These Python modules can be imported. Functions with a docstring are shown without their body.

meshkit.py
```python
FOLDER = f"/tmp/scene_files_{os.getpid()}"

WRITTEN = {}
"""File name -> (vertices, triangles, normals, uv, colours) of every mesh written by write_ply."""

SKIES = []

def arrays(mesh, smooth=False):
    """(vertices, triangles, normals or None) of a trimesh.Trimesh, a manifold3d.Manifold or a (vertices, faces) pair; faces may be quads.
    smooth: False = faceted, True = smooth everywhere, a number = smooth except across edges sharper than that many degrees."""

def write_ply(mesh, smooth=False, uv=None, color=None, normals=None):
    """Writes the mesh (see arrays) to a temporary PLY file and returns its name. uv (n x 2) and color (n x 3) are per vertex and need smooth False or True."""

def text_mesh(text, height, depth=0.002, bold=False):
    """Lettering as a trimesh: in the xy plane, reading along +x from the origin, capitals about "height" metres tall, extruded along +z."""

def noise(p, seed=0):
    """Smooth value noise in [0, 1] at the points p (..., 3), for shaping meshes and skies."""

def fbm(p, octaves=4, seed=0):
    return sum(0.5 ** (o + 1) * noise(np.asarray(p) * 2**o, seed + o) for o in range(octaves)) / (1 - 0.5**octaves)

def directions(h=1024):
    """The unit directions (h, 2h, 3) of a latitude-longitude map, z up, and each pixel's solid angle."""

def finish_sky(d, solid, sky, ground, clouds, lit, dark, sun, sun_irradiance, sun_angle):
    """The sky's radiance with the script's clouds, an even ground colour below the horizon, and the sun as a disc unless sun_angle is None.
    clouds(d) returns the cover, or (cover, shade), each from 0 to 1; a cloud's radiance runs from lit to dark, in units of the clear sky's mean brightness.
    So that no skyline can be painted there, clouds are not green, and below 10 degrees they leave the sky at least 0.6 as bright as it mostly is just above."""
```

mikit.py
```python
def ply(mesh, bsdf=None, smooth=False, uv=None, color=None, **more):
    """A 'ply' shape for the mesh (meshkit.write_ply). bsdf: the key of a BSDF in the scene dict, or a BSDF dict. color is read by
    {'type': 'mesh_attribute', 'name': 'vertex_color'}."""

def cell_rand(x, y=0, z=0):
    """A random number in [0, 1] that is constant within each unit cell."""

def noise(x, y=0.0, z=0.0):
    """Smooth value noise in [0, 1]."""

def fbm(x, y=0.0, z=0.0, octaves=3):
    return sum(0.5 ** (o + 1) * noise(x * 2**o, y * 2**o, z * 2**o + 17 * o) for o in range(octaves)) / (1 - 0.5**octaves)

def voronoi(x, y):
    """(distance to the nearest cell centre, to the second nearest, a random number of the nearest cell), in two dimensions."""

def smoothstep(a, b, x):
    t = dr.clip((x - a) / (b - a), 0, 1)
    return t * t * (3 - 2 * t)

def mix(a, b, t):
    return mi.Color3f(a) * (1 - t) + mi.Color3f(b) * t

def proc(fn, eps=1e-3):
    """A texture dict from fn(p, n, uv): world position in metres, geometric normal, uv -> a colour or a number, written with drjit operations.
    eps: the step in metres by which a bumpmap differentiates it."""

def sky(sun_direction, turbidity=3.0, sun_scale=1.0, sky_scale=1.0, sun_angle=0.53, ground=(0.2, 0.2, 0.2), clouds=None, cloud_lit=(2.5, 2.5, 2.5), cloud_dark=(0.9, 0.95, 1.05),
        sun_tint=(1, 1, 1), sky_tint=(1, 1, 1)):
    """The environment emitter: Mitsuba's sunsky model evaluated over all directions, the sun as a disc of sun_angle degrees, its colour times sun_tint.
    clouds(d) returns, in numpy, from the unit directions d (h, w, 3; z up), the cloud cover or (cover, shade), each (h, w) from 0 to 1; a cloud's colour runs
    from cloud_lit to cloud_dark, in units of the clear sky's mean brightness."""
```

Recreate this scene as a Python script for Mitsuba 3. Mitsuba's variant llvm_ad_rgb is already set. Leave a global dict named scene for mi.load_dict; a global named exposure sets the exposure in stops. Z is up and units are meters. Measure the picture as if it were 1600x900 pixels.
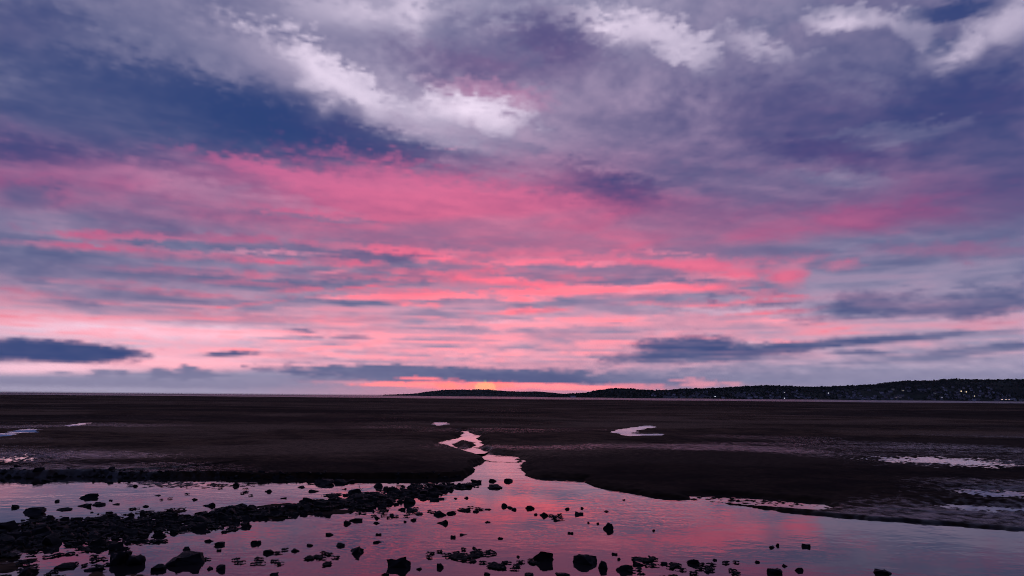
import math
import numpy as np, trimesh, mitsuba as mi
import mikit, meshkit

T = mi.ScalarTransform4f
scene, labels = {'type': 'scene'}, {}

# ------------------------------------------------------------------ camera
EYE = 2.6                                             # metres above the still water of the tidal lagoon
PITCH, ROLL = math.radians(8.44), math.radians(0.5)
fw = np.array([0, math.cos(PITCH), math.sin(PITCH)])
up = math.cos(ROLL) * np.array([0, -math.sin(PITCH), math.cos(PITCH)]) - math.sin(ROLL) * np.array([1.0, 0, 0])
scene['camera'] = {'type': 'perspective', 'fov': 2 * math.degrees(math.atan(800 / 1142)), 'fov_axis': 'x', 'near_clip': 0.1, 'far_clip': 60000.0,
                   'to_world': T().look_at(origin=[0, 0, EYE], target=(np.array([0, 0, EYE]) + fw).tolist(), up=up.tolist())}
exposure = 4.05                                        # a long dusk exposure

# ------------------------------------------------------------------ dusk sky: the sun is just down behind the far hills
SUN_AZ, SUN_EL = math.radians(-2.0), math.radians(0.2)
SUN = [math.sin(SUN_AZ) * math.cos(SUN_EL), math.cos(SUN_AZ) * math.cos(SUN_EL), math.sin(SUN_EL)]
# the cloud deck: how much of it is sunlit and how much is dark, by elevation (rows) at azimuths -28, 0 and 28 degrees from the sun
CLOUD_ELEVATIONS = [0.56, 1.35, 2.19, 3.19, 4.43, 5.68, 6.94, 8.44, 10.95, 12.95, 15.43, 17.89, 20.79, 24.56, 28.63, 36.16, 45.1]
CLOUD_LIT_BASE = [[np.float64(0.35), np.float64(0.225), np.float64(0.275)], [np.float64(0.25), np.float64(0.15), np.float64(0.25)], [np.float64(0.475), np.float64(0.275), np.float64(0.325)], [np.float64(0.45), np.float64(0.3), np.float64(0.325)], [np.float64(0.4), np.float64(0.25), np.float64(0.325)], [np.float64(0.25), np.float64(0.275), np.float64(0.3)], [np.float64(0.2), np.float64(0.225), np.float64(0.225)], [np.float64(0.15), np.float64(0.15), np.float64(0.175)], [np.float64(0.15), np.float64(0.075), np.float64(0.125)], [np.float64(0.075), np.float64(0.025), np.float64(0.05)], [np.float64(0.05), np.float64(0.0), np.float64(0.05)], [np.float64(0.075), np.float64(0.1), np.float64(0.05)], [np.float64(0.075), np.float64(0.2), np.float64(0.075)], [np.float64(0.125), np.float64(0.15), np.float64(0.1)], [np.float64(0.15), np.float64(0.275), np.float64(0.15)], [np.float64(0.15), np.float64(0.175), np.float64(0.125)], [np.float64(0.1), np.float64(0.1), np.float64(0.075)]]
CLOUD_DARK_BASE = [[np.float64(0.65), np.float64(0.6), np.float64(0.725)], [np.float64(0.75), np.float64(0.85), np.float64(0.75)], [np.float64(0.2), np.float64(0.575), np.float64(0.65)], [np.float64(0.225), np.float64(0.5), np.float64(0.55)], [np.float64(0.25), np.float64(0.525), np.float64(0.5)], [np.float64(0.475), np.float64(0.575), np.float64(0.5)], [np.float64(0.675), np.float64(0.675), np.float64(0.725)], [np.float64(0.775), np.float64(0.725), np.float64(0.825)], [np.float64(0.85), np.float64(0.7), np.float64(0.825)], [np.float64(0.65), np.float64(0.55), np.float64(0.7)], [np.float64(0.525), np.float64(0.475), np.float64(0.8)], [np.float64(0.75), np.float64(0.65), np.float64(0.875)], [np.float64(0.925), np.float64(0.675), np.float64(0.9)], [np.float64(0.875), np.float64(0.75), np.float64(0.85)], [np.float64(0.825), np.float64(0.725), np.float64(0.75)], [np.float64(0.85), np.float64(0.825), np.float64(0.875)], [np.float64(0.9), np.float64(0.9), np.float64(0.85)]]
CLOUDS = [  # azimuth, elevation, half width, half height, tilt (degrees), lit and dark cover, strength, softness, raggedness
    (-36.03, 23.17, np.float64(2.52), np.float64(1.91), np.float64(16.5), np.float64(0.025), np.float64(0.95), 0.8, 0.6, 0.5),
    (-32.83, 22.8, np.float64(1.54), np.float64(1.03), np.float64(-8.5), np.float64(0.05), np.float64(0.95), 0.6, 0.7, 0.6),
    (-36.21, 19.76, np.float64(2.01), np.float64(1.1), np.float64(14.5), np.float64(0.35), np.float64(0.65), 0.8, 0.7, 0.5),
    (-27.1, 22.36, np.float64(6.2), np.float64(0.95), np.float64(-1.5), np.float64(0.2), np.float64(0.775), 0.5, 0.8, 0.6),
    (-24.26, 19.35, np.float64(14.41), np.float64(2.59), np.float64(-0.7), np.float64(0.025), np.float64(0.975), 0.95, 0.65, 0.5),
    (-20.26, 20.44, np.float64(9.72), np.float64(1.74), np.float64(-3.6), np.float64(0.0), np.float64(1.0), 0.95, 0.65, 0.5),
    (-33.16, 18.41, np.float64(6.03), np.float64(2.47), np.float64(7.6), np.float64(0.05), np.float64(0.95), 0.7, 0.7, 0.5),
    (-34.69, 15.21, np.float64(4.13), np.float64(0.74), np.float64(6.1), np.float64(0.0), np.float64(0.975), 0.8, 0.6, 0.5),
    (-12.46, 19.53, np.float64(4.2), np.float64(1.05), np.float64(-13.5), np.float64(0.0), np.float64(0.95), 0.6, 0.7, 0.8),
    (-7.51, 23.85, np.float64(8.97), np.float64(2.34), np.float64(-10.2), np.float64(0.325), np.float64(0.625), 0.55, 1.1, 0.7),
    (-17.16, 24.44, np.float64(5.67), np.float64(1.0), np.float64(-8.5), np.float64(0.4), np.float64(0.55), 0.5, 1.0, 0.9),
    (-9.53, 22.33, np.float64(7.52), np.float64(0.94), np.float64(-11.8), np.float64(0.425), np.float64(0.525), 0.55, 1.0, 0.9),
    (-15.42, 24.02, np.float64(2.42), np.float64(0.83), np.float64(-21.8), np.float64(0.875), np.float64(0.125), 0.85, 0.85, 1.2),
    (-12.7, 22.64, np.float64(1.99), np.float64(0.66), np.float64(-30.3), np.float64(0.75), np.float64(0.25), 0.8, 0.85, 1.1),
    (-8.48, 21.84, np.float64(2.36), np.float64(0.76), np.float64(-16.2), np.float64(0.625), np.float64(0.375), 0.6, 0.95, 1.1),
    (-3.55, 22.39, np.float64(3.0), np.float64(0.95), np.float64(-6.0), np.float64(1.0), np.float64(0.0), 0.95, 0.8, 1.2),
    (-1.7, 21.48, np.float64(1.47), np.float64(0.67), np.float64(1.1), np.float64(0.875), np.float64(0.125), 0.8, 0.7, 0.8),
    (-8.44, 20.52, np.float64(4.3), np.float64(0.57), np.float64(-10.5), np.float64(0.45), np.float64(0.475), 0.6, 0.8, 0.7),
    (-12.89, 28.71, np.float64(4.04), np.float64(0.95), np.float64(2.9), np.float64(0.65), np.float64(0.35), 0.7, 0.9, 1.0),
    (-9.13, 28.35, np.float64(1.39), np.float64(1.02), np.float64(-56.0), np.float64(0.75), np.float64(0.25), 0.7, 0.7, 0.8),
    (-11.62, 29.14, np.float64(0.82), np.float64(0.43), np.float64(6.1), np.float64(0.3), np.float64(0.7), 0.7, 0.7, 0.5),
    (6.47, 27.73, np.float64(2.45), np.float64(0.71), np.float64(-16.7), np.float64(0.85), np.float64(0.15), 0.8, 0.9, 1.3),
    (10.4, 27.65, np.float64(2.8), np.float64(0.65), np.float64(-23.3), np.float64(0.775), np.float64(0.225), 0.75, 0.9, 1.3),
    (13.44, 26.09, np.float64(1.86), np.float64(0.78), np.float64(-38.6), np.float64(0.625), np.float64(0.375), 0.7, 0.9, 1.1),
    (12.41, 25.41, np.float64(1.3), np.float64(0.44), np.float64(-14.6), np.float64(0.7), np.float64(0.3), 0.6, 0.7, 1.0),
    (19.09, 25.62, np.float64(2.23), np.float64(0.63), np.float64(-25.5), np.float64(0.525), np.float64(0.475), 0.65, 0.9, 1.1),
    (25.37, 26.36, np.float64(1.66), np.float64(0.46), np.float64(-7.3), np.float64(0.825), np.float64(0.175), 0.8, 0.85, 1.1),
    (29.01, 25.98, np.float64(1.92), np.float64(0.44), np.float64(-17.3), np.float64(0.525), np.float64(0.475), 0.6, 0.8, 1.0),
    (36.06, 24.27, np.float64(1.56), np.float64(0.87), np.float64(20.3), np.float64(0.6), np.float64(0.4), 0.75, 0.8, 0.9),
    (32.97, 22.93, np.float64(1.42), np.float64(0.54), np.float64(15.6), np.float64(0.7), np.float64(0.3), 0.7, 0.8, 1.1),
    (30.73, 24.35, np.float64(1.62), np.float64(0.51), np.float64(-42.6), np.float64(0.375), np.float64(0.625), 0.6, 0.7, 0.8),
    (33.39, 25.62, np.float64(1.85), np.float64(0.52), np.float64(-1.9), np.float64(0.0), np.float64(0.975), 0.9, 0.5, 0.6),
    (32.06, 23.7, np.float64(0.69), np.float64(0.37), np.float64(9.3), np.float64(0.05), np.float64(0.95), 0.8, 0.6, 0.6),
    (22.27, 27.6, np.float64(2.9), np.float64(0.75), np.float64(-10.3), np.float64(0.175), np.float64(0.825), 0.6, 0.7, 0.8),
    (20.1, 26.65, np.float64(1.2), np.float64(0.6), np.float64(-8.9), np.float64(0.125), np.float64(0.875), 0.6, 0.7, 0.8),
    (-1.77, 26.14, np.float64(6.45), np.float64(1.91), np.float64(-1.7), np.float64(0.025), np.float64(0.8), 0.85, 0.6, 0.6),
    (2.49, 26.84, np.float64(2.81), np.float64(1.83), np.float64(-39.0), np.float64(0.025), np.float64(0.825), 0.7, 0.7, 0.6),
    (-5.51, 27.37, np.float64(4.2), np.float64(0.99), np.float64(-11.4), np.float64(0.175), np.float64(0.825), 0.6, 0.7, 0.6),
    (-2.26, 23.73, np.float64(3.38), np.float64(0.47), np.float64(-4.5), np.float64(0.1), np.float64(0.1), 0.6, 0.8, 0.5),
    (0.66, 22.79, np.float64(1.7), np.float64(0.57), np.float64(-9.5), np.float64(0.2), np.float64(0.0), 0.6, 0.8, 0.6),
    (10.31, 22.9, np.float64(7.12), np.float64(1.38), np.float64(-13.4), np.float64(0.225), np.float64(0.65), 0.6, 0.8, 0.6),
    (10.77, 20.54, np.float64(10.47), np.float64(2.35), np.float64(-8.3), np.float64(0.1), np.float64(0.8), 0.6, 0.8, 0.5),
    (19.12, 20.8, np.float64(5.3), np.float64(2.27), np.float64(-6.5), np.float64(0.075), np.float64(0.825), 0.6, 0.8, 0.5),
    (24.53, 19.69, np.float64(7.92), np.float64(2.41), np.float64(-13.5), np.float64(0.025), np.float64(0.9), 0.85, 0.7, 0.5),
    (33.81, 19.42, np.float64(4.46), np.float64(2.55), np.float64(-0.3), np.float64(0.0), np.float64(0.95), 0.9, 0.6, 0.5),
    (35.3, 15.45, np.float64(3.73), np.float64(2.44), np.float64(-10.1), np.float64(0.025), np.float64(0.95), 0.7, 0.7, 0.5),
    (24.4, 17.56, np.float64(4.63), np.float64(0.62), np.float64(-15.8), np.float64(0.0), np.float64(0.9), 0.8, 0.6, 0.6),
    (29.45, 17.88, np.float64(2.63), np.float64(0.39), np.float64(4.3), np.float64(0.125), np.float64(0.85), 0.7, 0.7, 0.7),
    (26.61, 18.61, np.float64(2.39), np.float64(0.31), np.float64(-3.1), np.float64(0.125), np.float64(0.85), 0.6, 0.7, 0.6),
    (17.51, 16.07, np.float64(9.11), np.float64(1.22), np.float64(-8.6), np.float64(0.1), np.float64(0.85), 0.7, 0.8, 0.5),
    (25.58, 15.54, np.float64(3.29), np.float64(0.44), np.float64(-12.2), np.float64(0.15), np.float64(0.825), 0.6, 0.7, 0.6),
    (6.89, 16.6, np.float64(3.69), np.float64(1.17), np.float64(-15.4), np.float64(0.0), np.float64(0.925), 0.85, 0.6, 0.7),
    (3.55, 16.42, np.float64(2.97), np.float64(0.88), np.float64(-10.5), np.float64(0.025), np.float64(0.8), 0.6, 0.7, 0.6),
    (32.23, 13.4, np.float64(5.09), np.float64(1.1), np.float64(-10.1), np.float64(0.025), np.float64(0.875), 0.6, 0.8, 0.5),
    (-7.26, 15.25, np.float64(9.31), np.float64(1.67), np.float64(-4.6), np.float64(0.0), np.float64(0.325), 0.8, 0.9, 0.7),
    (-6.25, 15.78, np.float64(5.9), np.float64(1.08), np.float64(-6.8), np.float64(0.0), np.float64(0.175), 0.8, 0.8, 1.0),
    (-18.61, 16.48, np.float64(5.36), np.float64(0.42), np.float64(-5.6), np.float64(0.0), np.float64(0.225), 0.85, 0.7, 0.6),
    (-14.27, 15.82, np.float64(5.6), np.float64(0.67), np.float64(-7.9), np.float64(0.0), np.float64(0.125), 0.8, 0.7, 0.6),
    (-1.6, 14.42, np.float64(6.48), np.float64(0.79), np.float64(-7.1), np.float64(0.025), np.float64(0.375), 0.7, 0.9, 0.7),
    (-30.47, 14.0, np.float64(6.41), np.float64(1.03), np.float64(6.4), np.float64(0.025), np.float64(0.5), 0.7, 0.9, 0.8),
    (-26.06, 14.52, np.float64(2.43), np.float64(0.4), np.float64(-1.3), np.float64(0.025), np.float64(0.2), 0.7, 0.8, 0.8),
    (-23.47, 14.47, np.float64(3.79), np.float64(0.55), np.float64(-8.5), np.float64(0.125), np.float64(0.35), 0.6, 0.8, 0.6),
    (-16.11, 14.0, np.float64(6.92), np.float64(0.48), np.float64(-8.0), np.float64(0.15), np.float64(0.475), 0.6, 0.8, 0.6),
    (-27.15, 12.46, np.float64(6.0), np.float64(0.45), np.float64(1.3), np.float64(0.075), np.float64(0.625), 0.6, 0.8, 0.6),
    (-10.2, 12.91, np.float64(11.16), np.float64(0.79), np.float64(-2.3), np.float64(0.025), np.float64(0.55), 0.6, 0.9, 0.6),
    (-24.11, 11.1, np.float64(5.47), np.float64(0.28), np.float64(2.2), np.float64(0.0), np.float64(0.35), 0.7, 0.7, 0.7),
    (-26.64, 11.17, np.float64(4.44), np.float64(0.4), np.float64(0.5), np.float64(0.075), np.float64(0.85), 0.7, 0.7, 0.7),
    (-22.88, 12.14, np.float64(6.42), np.float64(0.46), np.float64(1.3), np.float64(0.075), np.float64(0.825), 0.5, 0.8, 0.7),
    (-34.46, 12.75, np.float64(1.66), np.float64(0.95), np.float64(2.0), np.float64(0.05), np.float64(0.925), 0.85, 0.5, 0.5),
    (-35.13, 8.7, np.float64(3.06), np.float64(1.44), np.float64(6.7), np.float64(0.125), np.float64(0.875), 0.7, 0.8, 0.5),
    (-32.84, 10.88, np.float64(3.22), np.float64(0.59), np.float64(2.8), np.float64(0.15), np.float64(0.675), 0.5, 0.8, 0.5),
    (25.41, 12.62, np.float64(9.02), np.float64(0.91), np.float64(-1.0), np.float64(0.0), np.float64(0.6), 0.8, 0.9, 0.6),
    (21.95, 12.59, np.float64(4.32), np.float64(0.46), np.float64(-0.2), np.float64(0.0), np.float64(0.5), 0.7, 0.9, 0.7),
    (9.11, 12.27, np.float64(9.77), np.float64(1.08), np.float64(-5.5), np.float64(0.025), np.float64(0.475), 0.8, 0.9, 0.7),
    (3.55, 13.45, np.float64(5.98), np.float64(0.79), np.float64(-10.3), np.float64(0.0), np.float64(0.4), 0.6, 0.8, 0.5),
    (24.04, 10.91, np.float64(6.71), np.float64(0.46), np.float64(-2.1), np.float64(0.15), np.float64(0.85), 0.7, 0.8, 0.5),
    (31.24, 10.08, np.float64(3.69), np.float64(0.3), np.float64(-5.5), np.float64(0.025), np.float64(0.45), 0.5, 0.8, 0.5),
    (13.98, 10.16, np.float64(5.2), np.float64(0.49), np.float64(-5.1), np.float64(0.0), np.float64(0.225), 0.8, 0.7, 0.7),
    (16.33, 9.4, np.float64(2.77), np.float64(0.39), np.float64(1.9), np.float64(0.0), np.float64(0.125), 0.6, 0.7, 0.7),
    (21.34, 9.08, np.float64(1.22), np.float64(0.84), np.float64(-3.0), np.float64(0.05), np.float64(0.25), 0.8, 0.7, 0.6),
    (24.39, 9.51, np.float64(1.25), np.float64(0.32), np.float64(-3.8), np.float64(0.0), np.float64(0.2), 0.6, 0.7, 0.6),
    (7.59, 10.67, np.float64(7.88), np.float64(0.35), np.float64(-6.0), np.float64(0.0), np.float64(0.325), 0.7, 0.7, 0.7),
    (-7.64, 11.13, np.float64(6.41), np.float64(0.25), np.float64(-1.1), np.float64(0.0), np.float64(0.325), 0.9, 0.6, 0.5),
    (-9.62, 10.47, np.float64(4.39), np.float64(0.4), np.float64(1.2), np.float64(0.05), np.float64(0.925), 0.9, 0.5, 0.4),
    (-5.09, 9.96, np.float64(6.97), np.float64(0.4), np.float64(-2.7), np.float64(0.1), np.float64(0.85), 0.6, 0.7, 0.5),
    (-7.1, 9.51, np.float64(7.42), np.float64(0.25), np.float64(-3.4), np.float64(0.0), np.float64(0.375), 0.85, 0.6, 0.6),
    (-12.03, 9.04, np.float64(5.29), np.float64(0.29), np.float64(-0.7), np.float64(0.1), np.float64(0.875), 0.7, 0.6, 0.5),
    (-8.07, 8.74, np.float64(7.88), np.float64(0.25), np.float64(-0.3), np.float64(0.025), np.float64(0.5), 0.75, 0.6, 0.6),
    (-15.82, 8.23, np.float64(6.05), np.float64(0.39), np.float64(1.8), np.float64(0.1), np.float64(0.9), 0.85, 0.6, 0.5),
    (-23.51, 8.7, np.float64(5.09), np.float64(0.23), np.float64(1.0), np.float64(0.0), np.float64(0.325), 0.6, 0.7, 0.6),
    (-22.18, 8.24, np.float64(4.32), np.float64(0.28), np.float64(0.6), np.float64(0.125), np.float64(0.875), 0.6, 0.7, 0.5),
    (-4.05, 8.53, np.float64(6.49), np.float64(0.3), np.float64(-0.9), np.float64(0.15), np.float64(0.825), 0.7, 0.6, 0.6),
    (-8.05, 7.84, np.float64(4.92), np.float64(0.3), np.float64(-0.4), np.float64(0.05), np.float64(0.425), 0.8, 0.6, 0.7),
    (1.01, 8.9, np.float64(6.02), np.float64(0.25), np.float64(-4.7), np.float64(0.025), np.float64(0.375), 0.8, 0.6, 0.7),
    (7.56, 8.33, np.float64(8.38), np.float64(0.3), np.float64(1.4), np.float64(0.0), np.float64(0.025), 0.9, 0.6, 0.8),
    (13.92, 8.22, np.float64(2.84), np.float64(0.19), np.float64(4.6), np.float64(0.05), np.float64(0.25), 0.7, 0.6, 0.6),
    (9.07, 9.41, np.float64(6.85), np.float64(0.35), np.float64(-3.0), np.float64(0.125), np.float64(0.7), 0.6, 0.7, 0.6),
    (7.55, 7.44, np.float64(8.87), np.float64(0.5), np.float64(-0.5), np.float64(0.225), np.float64(0.675), 0.6, 0.8, 0.6),
    (-17.18, 7.35, np.float64(7.35), np.float64(0.48), np.float64(0.7), np.float64(0.2), np.float64(0.8), 0.6, 0.7, 0.6),
    (-27.89, 6.35, np.float64(5.91), np.float64(0.44), np.float64(0.5), np.float64(0.175), np.float64(0.65), 0.6, 0.8, 0.6),
    (-25.81, 5.58, np.float64(6.53), np.float64(0.36), np.float64(1.0), np.float64(0.2), np.float64(0.65), 0.6, 0.8, 0.6),
    (-16.16, 5.56, np.float64(7.87), np.float64(0.24), np.float64(2.1), np.float64(0.15), np.float64(0.425), 0.7, 0.7, 0.7),
    (-34.44, 4.95, np.float64(4.81), np.float64(0.5), np.float64(0.4), np.float64(0.25), np.float64(0.15), 0.8, 0.7, 0.6),
    (-30.82, 4.5, np.float64(5.95), np.float64(0.52), np.float64(-0.2), np.float64(0.475), np.float64(0.1), 0.8, 0.8, 0.6),
    (-23.65, 4.32, np.float64(9.27), np.float64(0.41), np.float64(1.3), np.float64(0.525), np.float64(0.0), 0.7, 0.8, 0.7),
    (-12.83, 4.94, np.float64(4.77), np.float64(0.2), np.float64(1.6), np.float64(0.175), np.float64(0.4), 0.6, 0.7, 0.6),
    (7.54, 5.95, np.float64(8.86), np.float64(0.5), np.float64(-2.3), np.float64(0.25), np.float64(0.5), 0.6, 0.8, 0.6),
    (2.54, 5.7, np.float64(8.0), np.float64(0.25), np.float64(0.2), np.float64(0.2), np.float64(0.075), 0.6, 0.8, 0.8),
    (0.04, 4.18, np.float64(11.01), np.float64(0.5), np.float64(0.5), np.float64(0.25), np.float64(0.475), 0.6, 0.8, 0.8),
    (18.54, 6.64, np.float64(5.86), np.float64(0.48), np.float64(-3.8), np.float64(0.425), np.float64(0.525), 0.8, 0.7, 0.6),
    (20.81, 7.13, np.float64(3.95), np.float64(0.28), np.float64(-4.3), np.float64(0.4), np.float64(0.475), 0.6, 0.7, 0.6),
    (15.74, 5.61, np.float64(8.35), np.float64(0.39), np.float64(-2.1), np.float64(0.2), np.float64(0.3), 0.8, 0.8, 0.6),
    (27.03, 4.98, np.float64(7.17), np.float64(0.31), np.float64(0.3), np.float64(0.275), np.float64(0.275), 0.7, 0.8, 0.6),
    (13.82, 4.52, np.float64(1.32), np.float64(0.15), np.float64(0.4), np.float64(0.25), np.float64(0.325), 0.65, 0.7, 0.8),
    (12.1, 4.29, np.float64(2.01), np.float64(0.18), np.float64(-1.4), np.float64(0.275), np.float64(0.675), 0.5, 0.7, 0.8),
    (-10.79, 7.36, np.float64(3.59), np.float64(0.19), np.float64(2.9), np.float64(0.0), np.float64(0.1), 0.65, 0.7, 0.8),
    (-10.83, 6.97, np.float64(3.05), np.float64(0.23), np.float64(1.8), np.float64(0.15), np.float64(0.825), 0.5, 0.7, 0.8),
    (-9.11, 3.81, np.float64(3.56), np.float64(0.13), np.float64(-2.9), np.float64(0.3), np.float64(0.25), 0.65, 0.7, 0.8),
    (-7.63, 3.59, np.float64(4.62), np.float64(0.16), np.float64(5.0), np.float64(0.275), np.float64(0.675), 0.5, 0.7, 0.8),
    (0.92, 7.59, np.float64(2.16), np.float64(0.19), np.float64(2.4), np.float64(0.075), np.float64(0.05), 0.65, 0.7, 0.8),
    (-0.49, 7.18, np.float64(2.41), np.float64(0.23), np.float64(-1.5), np.float64(0.15), np.float64(0.825), 0.5, 0.7, 0.8),
    (-10.78, 8.3, np.float64(2.57), np.float64(0.13), np.float64(7.2), np.float64(0.0), np.float64(0.4), 0.65, 0.7, 0.8),
    (-9.05, 8.11, np.float64(3.63), np.float64(0.16), np.float64(2.8), np.float64(0.15), np.float64(0.825), 0.5, 0.7, 0.8),
    (19.8, 7.6, np.float64(2.49), np.float64(0.13), np.float64(-4.3), np.float64(0.0), np.float64(0.175), 0.65, 0.7, 0.8),
    (20.41, 7.24, np.float64(2.78), np.float64(0.15), np.float64(-0.0), np.float64(0.15), np.float64(0.825), 0.5, 0.7, 0.8),
    (6.98, 10.28, np.float64(2.27), np.float64(0.19), np.float64(2.2), np.float64(0.1), np.float64(0.025), 0.65, 0.7, 0.8),
    (6.53, 9.89, np.float64(2.43), np.float64(0.23), np.float64(-2.7), np.float64(0.15), np.float64(0.825), 0.5, 0.7, 0.8),
    (5.68, 3.47, np.float64(3.22), np.float64(0.19), np.float64(3.1), np.float64(0.275), np.float64(0.425), 0.65, 0.7, 0.8),
    (6.52, 3.02, np.float64(3.45), np.float64(0.23), np.float64(0.1), np.float64(0.275), np.float64(0.675), 0.5, 0.7, 0.8),
    (-0.11, 3.29, np.float64(1.25), np.float64(0.15), np.float64(-0.5), np.float64(0.3), np.float64(0.275), 0.65, 0.7, 0.8),
    (1.65, 2.9, np.float64(1.3), np.float64(0.18), np.float64(-3.6), np.float64(0.3), np.float64(0.675), 0.5, 0.7, 0.8),
    (-12.65, 4.17, np.float64(2.24), np.float64(0.11), np.float64(-2.6), np.float64(0.275), np.float64(0.125), 0.65, 0.7, 0.8),
    (-11.35, 3.95, np.float64(2.65), np.float64(0.14), np.float64(3.3), np.float64(0.275), np.float64(0.675), 0.5, 0.7, 0.8),
    (0.42, 6.64, np.float64(2.01), np.float64(0.16), np.float64(4.4), np.float64(0.1), np.float64(0.15), 0.65, 0.7, 0.8),
    (-1.6, 6.32, np.float64(2.1), np.float64(0.19), np.float64(-2.3), np.float64(0.275), np.float64(0.675), 0.5, 0.7, 0.8),
    (17.36, 7.06, np.float64(2.83), np.float64(0.19), np.float64(0.4), np.float64(0.125), np.float64(0.05), 0.65, 0.7, 0.8),
    (18.45, 6.69, np.float64(3.38), np.float64(0.22), np.float64(-3.8), np.float64(0.275), np.float64(0.65), 0.5, 0.7, 0.8),
    (0.83, 5.49, np.float64(1.35), np.float64(0.13), np.float64(3.4), np.float64(0.25), np.float64(0.1), 0.65, 0.7, 0.8),
    (-0.37, 5.23, np.float64(1.3), np.float64(0.15), np.float64(-0.5), np.float64(0.275), np.float64(0.675), 0.5, 0.7, 0.8),
    (17.26, 8.07, np.float64(2.2), np.float64(0.17), np.float64(-5.1), np.float64(0.05), np.float64(0.15), 0.65, 0.7, 0.8),
    (18.86, 7.73, np.float64(2.79), np.float64(0.2), np.float64(-1.1), np.float64(0.15), np.float64(0.825), 0.5, 0.7, 0.8),
    (14.76, 9.12, np.float64(3.05), np.float64(0.16), np.float64(0.2), np.float64(0.05), np.float64(0.15), 0.65, 0.7, 0.8),
    (14.7, 8.88, np.float64(2.54), np.float64(0.19), np.float64(-1.8), np.float64(0.15), np.float64(0.825), 0.5, 0.7, 0.8),
    (-0.22, 4.33, np.float64(2.8), np.float64(0.16), np.float64(-0.5), np.float64(0.275), np.float64(0.425), 0.65, 0.7, 0.8),
    (0.74, 3.99, np.float64(3.3), np.float64(0.19), np.float64(0.4), np.float64(0.275), np.float64(0.675), 0.5, 0.7, 0.8),
    (5.82, 9.15, np.float64(1.79), np.float64(0.21), np.float64(-2.5), np.float64(0.0), np.float64(0.35), 0.65, 0.7, 0.8),
    (7.67, 8.78, np.float64(1.92), np.float64(0.25), np.float64(1.3), np.float64(0.15), np.float64(0.825), 0.5, 0.7, 0.8),
    (-18.68, 10.32, np.float64(3.25), np.float64(0.12), np.float64(1.9), np.float64(0.125), np.float64(0.05), 0.65, 0.7, 0.8),
    (-19.58, 10.07, np.float64(3.04), np.float64(0.14), np.float64(3.0), np.float64(0.15), np.float64(0.825), 0.5, 0.7, 0.8),
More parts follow.
